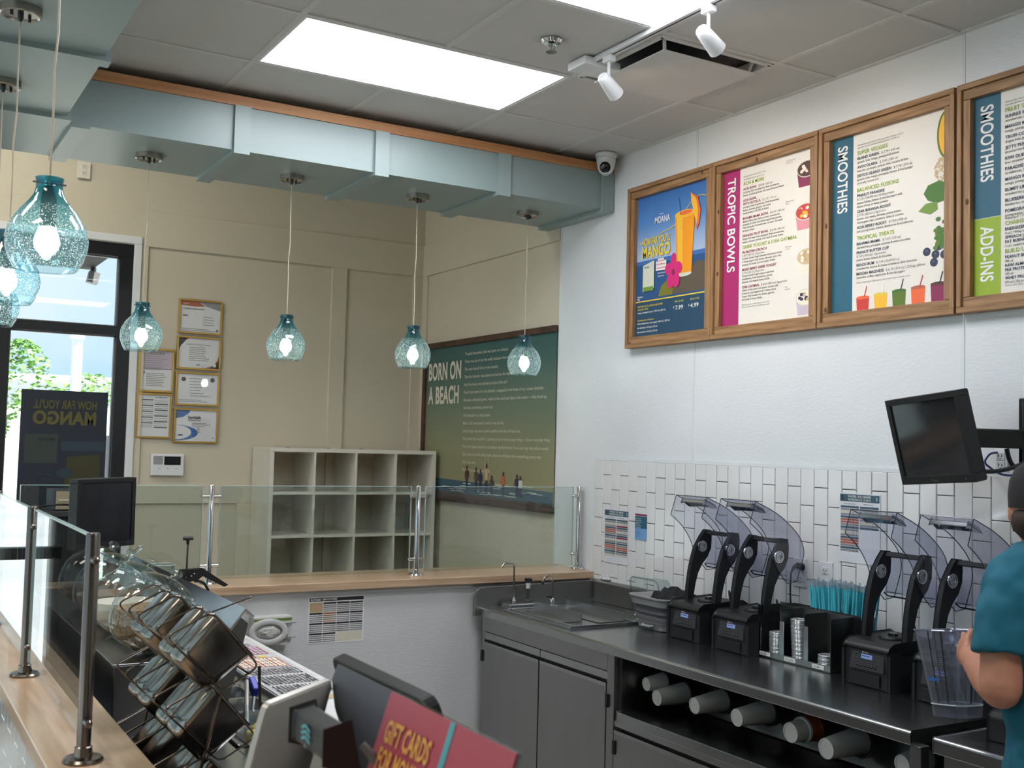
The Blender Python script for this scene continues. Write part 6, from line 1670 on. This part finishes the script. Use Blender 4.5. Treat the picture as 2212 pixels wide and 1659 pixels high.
MB().prism([(o.x - .02, 1.031), (o.x + .12, 1.031), (o.x + .12, 1.04), (o.x + .02, 1.10), (o.x - .01, 1.10)], 'y', 1.0, 1.29).build('foot', 'clear_bin', t)
pr = Print(o, U, V, .0008)
pr.sel('print').rect(.168, 0, .180, .35, 'aqua_print', 1)
pr.ell(.255, .19, .06, .05, 'gold_print', 1); pr.ell(.255, .19, .052, .043, 'red_sign', 2)
pr.sel('lettering')
for i, s in enumerate(['GIFT CARDS', 'FOR MOMS,', 'DADS &', 'GRADS']):
    pr.text(.022, .293 - .034 * i, .026, s, 'gold_print', .028, width=(.122, .108, .088, .07)[i])
for i, s in enumerate(['BUY $25', 'GET $5']): pr.text(.202, .275 - .030 * i, .021, s, 'gold_print', .028, width=(.075, .07)[i])
pr.build(t)
# terminal (seen from behind)
t = thing('sales_terminal', 'dark grey sales terminal seen from behind the card sign', 'terminal', (.80, 1.62, 1.03))
nrm = Vector((-.80, 0, -.30)).normalized(); V = Vector((-.30, 0, .80)).normalized(); U = Vector((0, -1, 0))
o = Vector((.715, 1.80, 1.372)) - V * .27
def shape(pts, d0, d1): return [[o + U * u + V * v + nrm * d0 for u, v in pts], [o + U * u + V * v + nrm * d1 for u, v in pts]]
MB().loft(shape(rrect(.37, .28, .02, 4, .185, .14), -.022, .0)).build('bezel', 'black', t, bevel=.003)
MB().sheet([p_ for p_ in shape(rrect(.34, .25, .01, 3, .185, .14), -.0225, 0)[0]]).build('screen', 'screen', t)
MB().loft([[o + U * u + V * v + nrm * d for u, v in rrect(w_, h_, .03, 4, .185, .155)] for w_, h_, d in ((.352, .235, 0), (.33, .21, .018), (.26, .16, .036), (.2, .1, .042))]).build('rear_cover', 'slate', t, smooth=True)
c = o + U * .185 + V * .10 + nrm * .03
MB().tube([c, c + Vector((.02, 0, -.08)), (c.x + .03, c.y, 1.05)], [.05, .045, .06], 14).lathe([(0, 0), (.12, 0), (.12, .012), (.05, .02)], 24, Matrix.Translation((c.x + .03, c.y, 1.03))).build('stand', 'black', t, smooth=True)
MB().cbox((0, 0, 0), (.05, .12, .035), Matrix.Translation(o + U * .03 + V * .13 + nrm * .03) @ Matrix.Rotation(.3, 4, 'Y')).build('card_reader', 'black', t, bevel=.005)
# silver tablet
t = thing('tablet_stand', 'silver tablet seen from behind on a stand in the foreground', 'tablet', (.62, 1.70, 1.03))
A, B = Vector((.545, 1.62, 1.352)), Vector((.702, 1.752, 1.352))
U = (B - A).normalized(); nr = Vector((U.y, -U.x, 0)); V = (Vector((0, 0, 1)) + nr * .26).normalized(); N = U.cross(V)
o = A - V * .26
MB().loft([[o + U * u + V * v + N * d for u, v in rrect(.205, .26, .014, 4, .1025, .13)] for d in (-.012, -.003)] + [[o + U * u + V * v + N * .0 for u, v in rrect(.198, .253, .012, 4, .1025, .13)]]).build('housing', 'silver_plastic', t, smooth=True)
MB().sheet([o + U * u + V * v + N * -.0125 for u, v in rrect(.19, .245, .01, 3, .1025, .13)]).build('screen', 'screen', t)
MB().tube([o + U * .1 + V * .12 - N * .01, Vector((o.x + U.x * .1 + .0, o.y + U.y * .1, 1.05))], [.02, .025], 12).lathe([(0, 0), (.07, 0), (.07, .01), (.02, .016)], 20, Matrix.Translation((o.x + U.x * .1, o.y + U.y * .1, 1.03))).build('stand', 'silver_plastic', t, smooth=True)
# small black customer display
t = thing('customer_display', 'small black customer display with a faint cyan logo', 'display', (.54, 1.33, 1.03))
MB().prism([(.50, 1.363), (.50, 1.400), (.528, 1.406), (.540, 1.35)], 'y', 1.266, 1.388).build('head', 'black', t, bevel=.005)
pr = Print((.4985, 1.378, 1.364), (0, -1, 0), (0, 0, 1), .0008)
pr.sel('logo').line([(.03, .024), (.045, .029), (.06, .024)], .004, 'aqua_print').line([(.03, .017), (.045, .022), (.06, .017)], .004, 'aqua_print').line([(.03, .010), (.045, .015), (.06, .010)], .004, 'aqua_print').ell(.045, .004, .003, .003, 'p_grey', 1, n=10)
pr.build(t)
MB().tube([(.528, 1.33, 1.365), (.60, 1.33, 1.25), (.61, 1.33, 1.03)], [.016, .014, .02], 10).build('stalk', 'black', t, smooth=True)
MB().tube(bez((.56, 1.30, 1.37), (.60, 1.27, 1.33), (.62, 1.28, 1.22)), .006, 6).build('cord', 'mid_grey', t, smooth=True)

# ================================================================ PERSON AT THE RIGHT EDGE
CX, CY, FA = 2.49, 1.62, math.radians(35)            # stands turned towards the far blenders
RZ = Matrix.Rotation(FA, 3, 'Z')
def L(dx, dy, z): v = RZ @ Vector((dx, dy, 0)); return Vector((CX + v.x, CY + v.y, z))     # body frame: x ahead, y to the person's left
def er(dx, dy, rx, ry, z, n=22): return [L(dx + rx * math.cos(2 * PI * k / n), dy + ry * math.sin(2 * PI * k / n), z) for k in range(n)]
def limb(m, pts, rs, n=14):
    m.tube(pts, rs, n)
    for p_, r in zip(pts, rs): m.ball(p_, r * .98, n)
t = thing('person', 'person in a teal shirt and dark cap holding a blender jar', 'person', (CX, CY, 0))
sh_l, sh_r = Vector((2.398, 1.690, 1.425)), L(0, -.17, 1.425)
el_l, wr_l = Vector((2.345, 1.670, 1.208)), Vector((2.565, 1.920, 1.225))
el_r, wr_r = L(.05, -.22, 1.18), L(.27, -.10, 1.12)
body = MB()
body.loft([er(0, -.02, .10, .135, .86), er(0, -.02, .10, .12, 1.0), er(0, -.02, .10, .112, 1.12), er(0, -.01, .11, .145, 1.3), er(-.01, 0, .10, .175, 1.40), er(-.015, 0, .07, .13, 1.47), er(-.01, .01, .052, .055, 1.50), er(0.01, .02, .05, .052, 1.58)])
hc = L(.015, .028, 1.632)
MH = Matrix.Translation(hc) @ RZ.to_4x4()
body.ball((0, 0, 0), (.092, .074, .112), 20, MH)
body.ball((.02, 0, -.06), (.066, .056, .06), 16, MH)          # jaw
body.ball((.095, 0, -.012), (.016, .013, .022), 8, MH)          # nose
body.ball((-.005, .074, -.012), (.016, .009, .028), 8, MH); body.ball((-.005, -.074, -.012), (.016, .009, .028), 8, MH)   # ears
limb(body, [sh_l, (sh_l + el_l) / 2, el_l], [.046, .052, .049])
limb(body, [el_l, el_l.lerp(wr_l, .3), wr_l], [.048, .049, .028])
limb(body, [sh_r, (sh_r + el_r) / 2, el_r], [.054, .052, .046]); limb(body, [el_r, el_r.lerp(wr_r, .35), wr_r], [.045, .046, .028])
for s in (1, -1):
    hip, kn, an = L(0, s * .085, .88), L(.015, s * .095, .48), L(-.01, s * .10, .08)
    limb(body, [hip, hip.lerp(kn, .5), kn, kn.lerp(an, .35), an], [.085, .075, .056, .055, .036])
def hand(m, w, d, side):
    """palm, four curled fingers and a thumb closing on a bar; d = along the forearm, side = knuckle axis"""
    d = d.normalized(); side = (side - d * side.dot(d)).normalized(); pn = d.cross(side).normalized()
    c = w + d * .045
    R = Matrix((d, side, pn)).transposed().to_4x4()
    m.ball((0, 0, 0), (.050, .043, .019), 14, Matrix.Translation(c) @ R)
    for i, (ln, rr) in enumerate(((.030, .0088), (.034, .0092), (.032, .0090), (.025, .0080))):
        b = c + d * .034 + side * (.030 - .020 * i)
        p1 = b + d * ln + pn * .006; p2 = p1 + d * .008 + pn * .026; p3 = p2 - d * .022 + pn * .012
        limb(m, [b, p1, p2, p3], [rr, rr * .96, rr * .9, rr * .82], 10)
    tb = c + side * .036 - d * .012
    limb(m, [tb, tb + side * .018 + d * .028 + pn * .012, tb + side * .008 + d * .054 + pn * .024], [.0115, .010, .0088], 10)
hand(body, wr_l, Vector((.62, .75, .10)), Vector((.1, -.1, 1)))
hand(body, wr_r, RZ @ Vector((.9, .4, -.05)), Vector((0, .2, 1)))
o = body.build('body', 'skin', t, smooth=True)
rm = o.modifiers.new('remesh', 'REMESH'); rm.mode = 'VOXEL'; rm.voxel_size = .0055; rm.use_smooth_shade = True
smo = o.modifiers.new('smooth', 'SMOOTH'); smo.factor = .5; smo.iterations = 5
# shirt
m = MB()
m.loft([er(-.005, -.02, .142, .166, .845), er(0, -.02, .130, .146, .95), er(0, -.02, .120, .132, 1.10), er(0, -.01, .128, .162, 1.28), er(-.008, 0, .118, .184, 1.39), er(-.015, 0, .098, .172, 1.450), er(-.012, .005, .085, .145, 1.490), er(-.012, .012, .074, .108, 1.522), er(-.005, .02, .064, .070, 1.548)])
for s_, e_ in ((sh_l, el_l), (sh_r, el_r)):
    a_ = s_ + (Vector((CX, CY, 0)) - Vector((s_.x, s_.y, 0))).normalized() * .015 + Vector((0, 0, .012)); b_ = s_.lerp(e_, .66)
    m.tube([a_, s_.lerp(e_, .3), b_], [.066, .071, .072], 20); m.ball(a_, .066, 16)
o = m.build('shirt', 'teal_shirt', t, smooth=True)
rm = o.modifiers.new('remesh', 'REMESH'); rm.mode = 'VOXEL'; rm.voxel_size = .006; rm.use_smooth_shade = True
smo = o.modifiers.new('smooth', 'SMOOTH'); smo.factor = .5; smo.iterations = 3
tx = bpy.data.textures.new('folds', 'CLOUDS'); tx.noise_scale = .07; tx.noise_depth = 1
dm = o.modifiers.new('folds', 'DISPLACE'); dm.texture = tx; dm.strength = .018; dm.mid_level = .5; dm.texture_coords = 'LOCAL'
# trousers and shoes
m = MB()
m.loft([er(0, -.01, .112, .155, .80), er(0, -.02, .115, .145, .90), er(0, -.02, .108, .128, .99)])
for s in (1, -1):
    hip, kn, an = L(0, s * .085, .86), L(.015, s * .095, .48), L(-.005, s * .10, .09)
    limb(m, [hip, hip.lerp(kn, .5), kn, kn.lerp(an, .5), an], [.092, .084, .070, .066, .058])
o = m.build('trousers', 'trousers', t, smooth=True)
rm = o.modifiers.new('remesh', 'REMESH'); rm.mode = 'VOXEL'; rm.voxel_size = .01; rm.use_smooth_shade = True
for s in (1, -1):
    MB().loft([[L(.05 + x, s * .105 + y, z) for x, y in rrect(.28 - k, .10 - k * .6, .02, 4)] for z, k in ((0, 0), (.03, 0), (.06, .03), (.09, .10))]).build('shoe', 'shoe', t, smooth=True)
# cap, hair, eyes, mouth
MB().lathe([(.093, .0), (.094, .03), (.090, .065), (.075, .095), (.045, .115), (.012, .122), (.010, .126), (0, .127)], 28, MH @ Matrix.Diagonal((1.04, .87, 1, 1))).build('cap', 'cap_dark', t, smooth=True)
MB().loft([[MH @ Vector((.075 + x, y, z)) for x, y in rrect(.16 - k, .15 - k, .06, 5)] for z, k in ((.004, 0), (.009, .0), (.013, .01))]).build('cap_brim', 'cap_dark', t, smooth=True)
MB().ball((-.022, 0, -.03), (.078, .0755, .06), 18, MH).build('hair', 'hair', t, smooth=True)
for s in (1, -1):
    MB().ball((.083, s * .030, .0), (.010, .012, .009), 10, MH).build('eye', 'p_white', t, smooth=True)
    MB().ball((.0915, s * .030, .0), (.003, .005, .005), 8, MH).build('iris', 'p_choc', t, smooth=True)
MB().ball((.083, 0, -.060), (.008, .022, .006), 10, MH).build('mouth', 'p_rust', t, smooth=True)
MB().tube([MH @ Vector((-.005, .080, -.01)), MH @ Vector((.03, .068, -.06)), MH @ Vector((.075, .03, -.075))], .0018, 5).build('mask_strap', 'black', t)
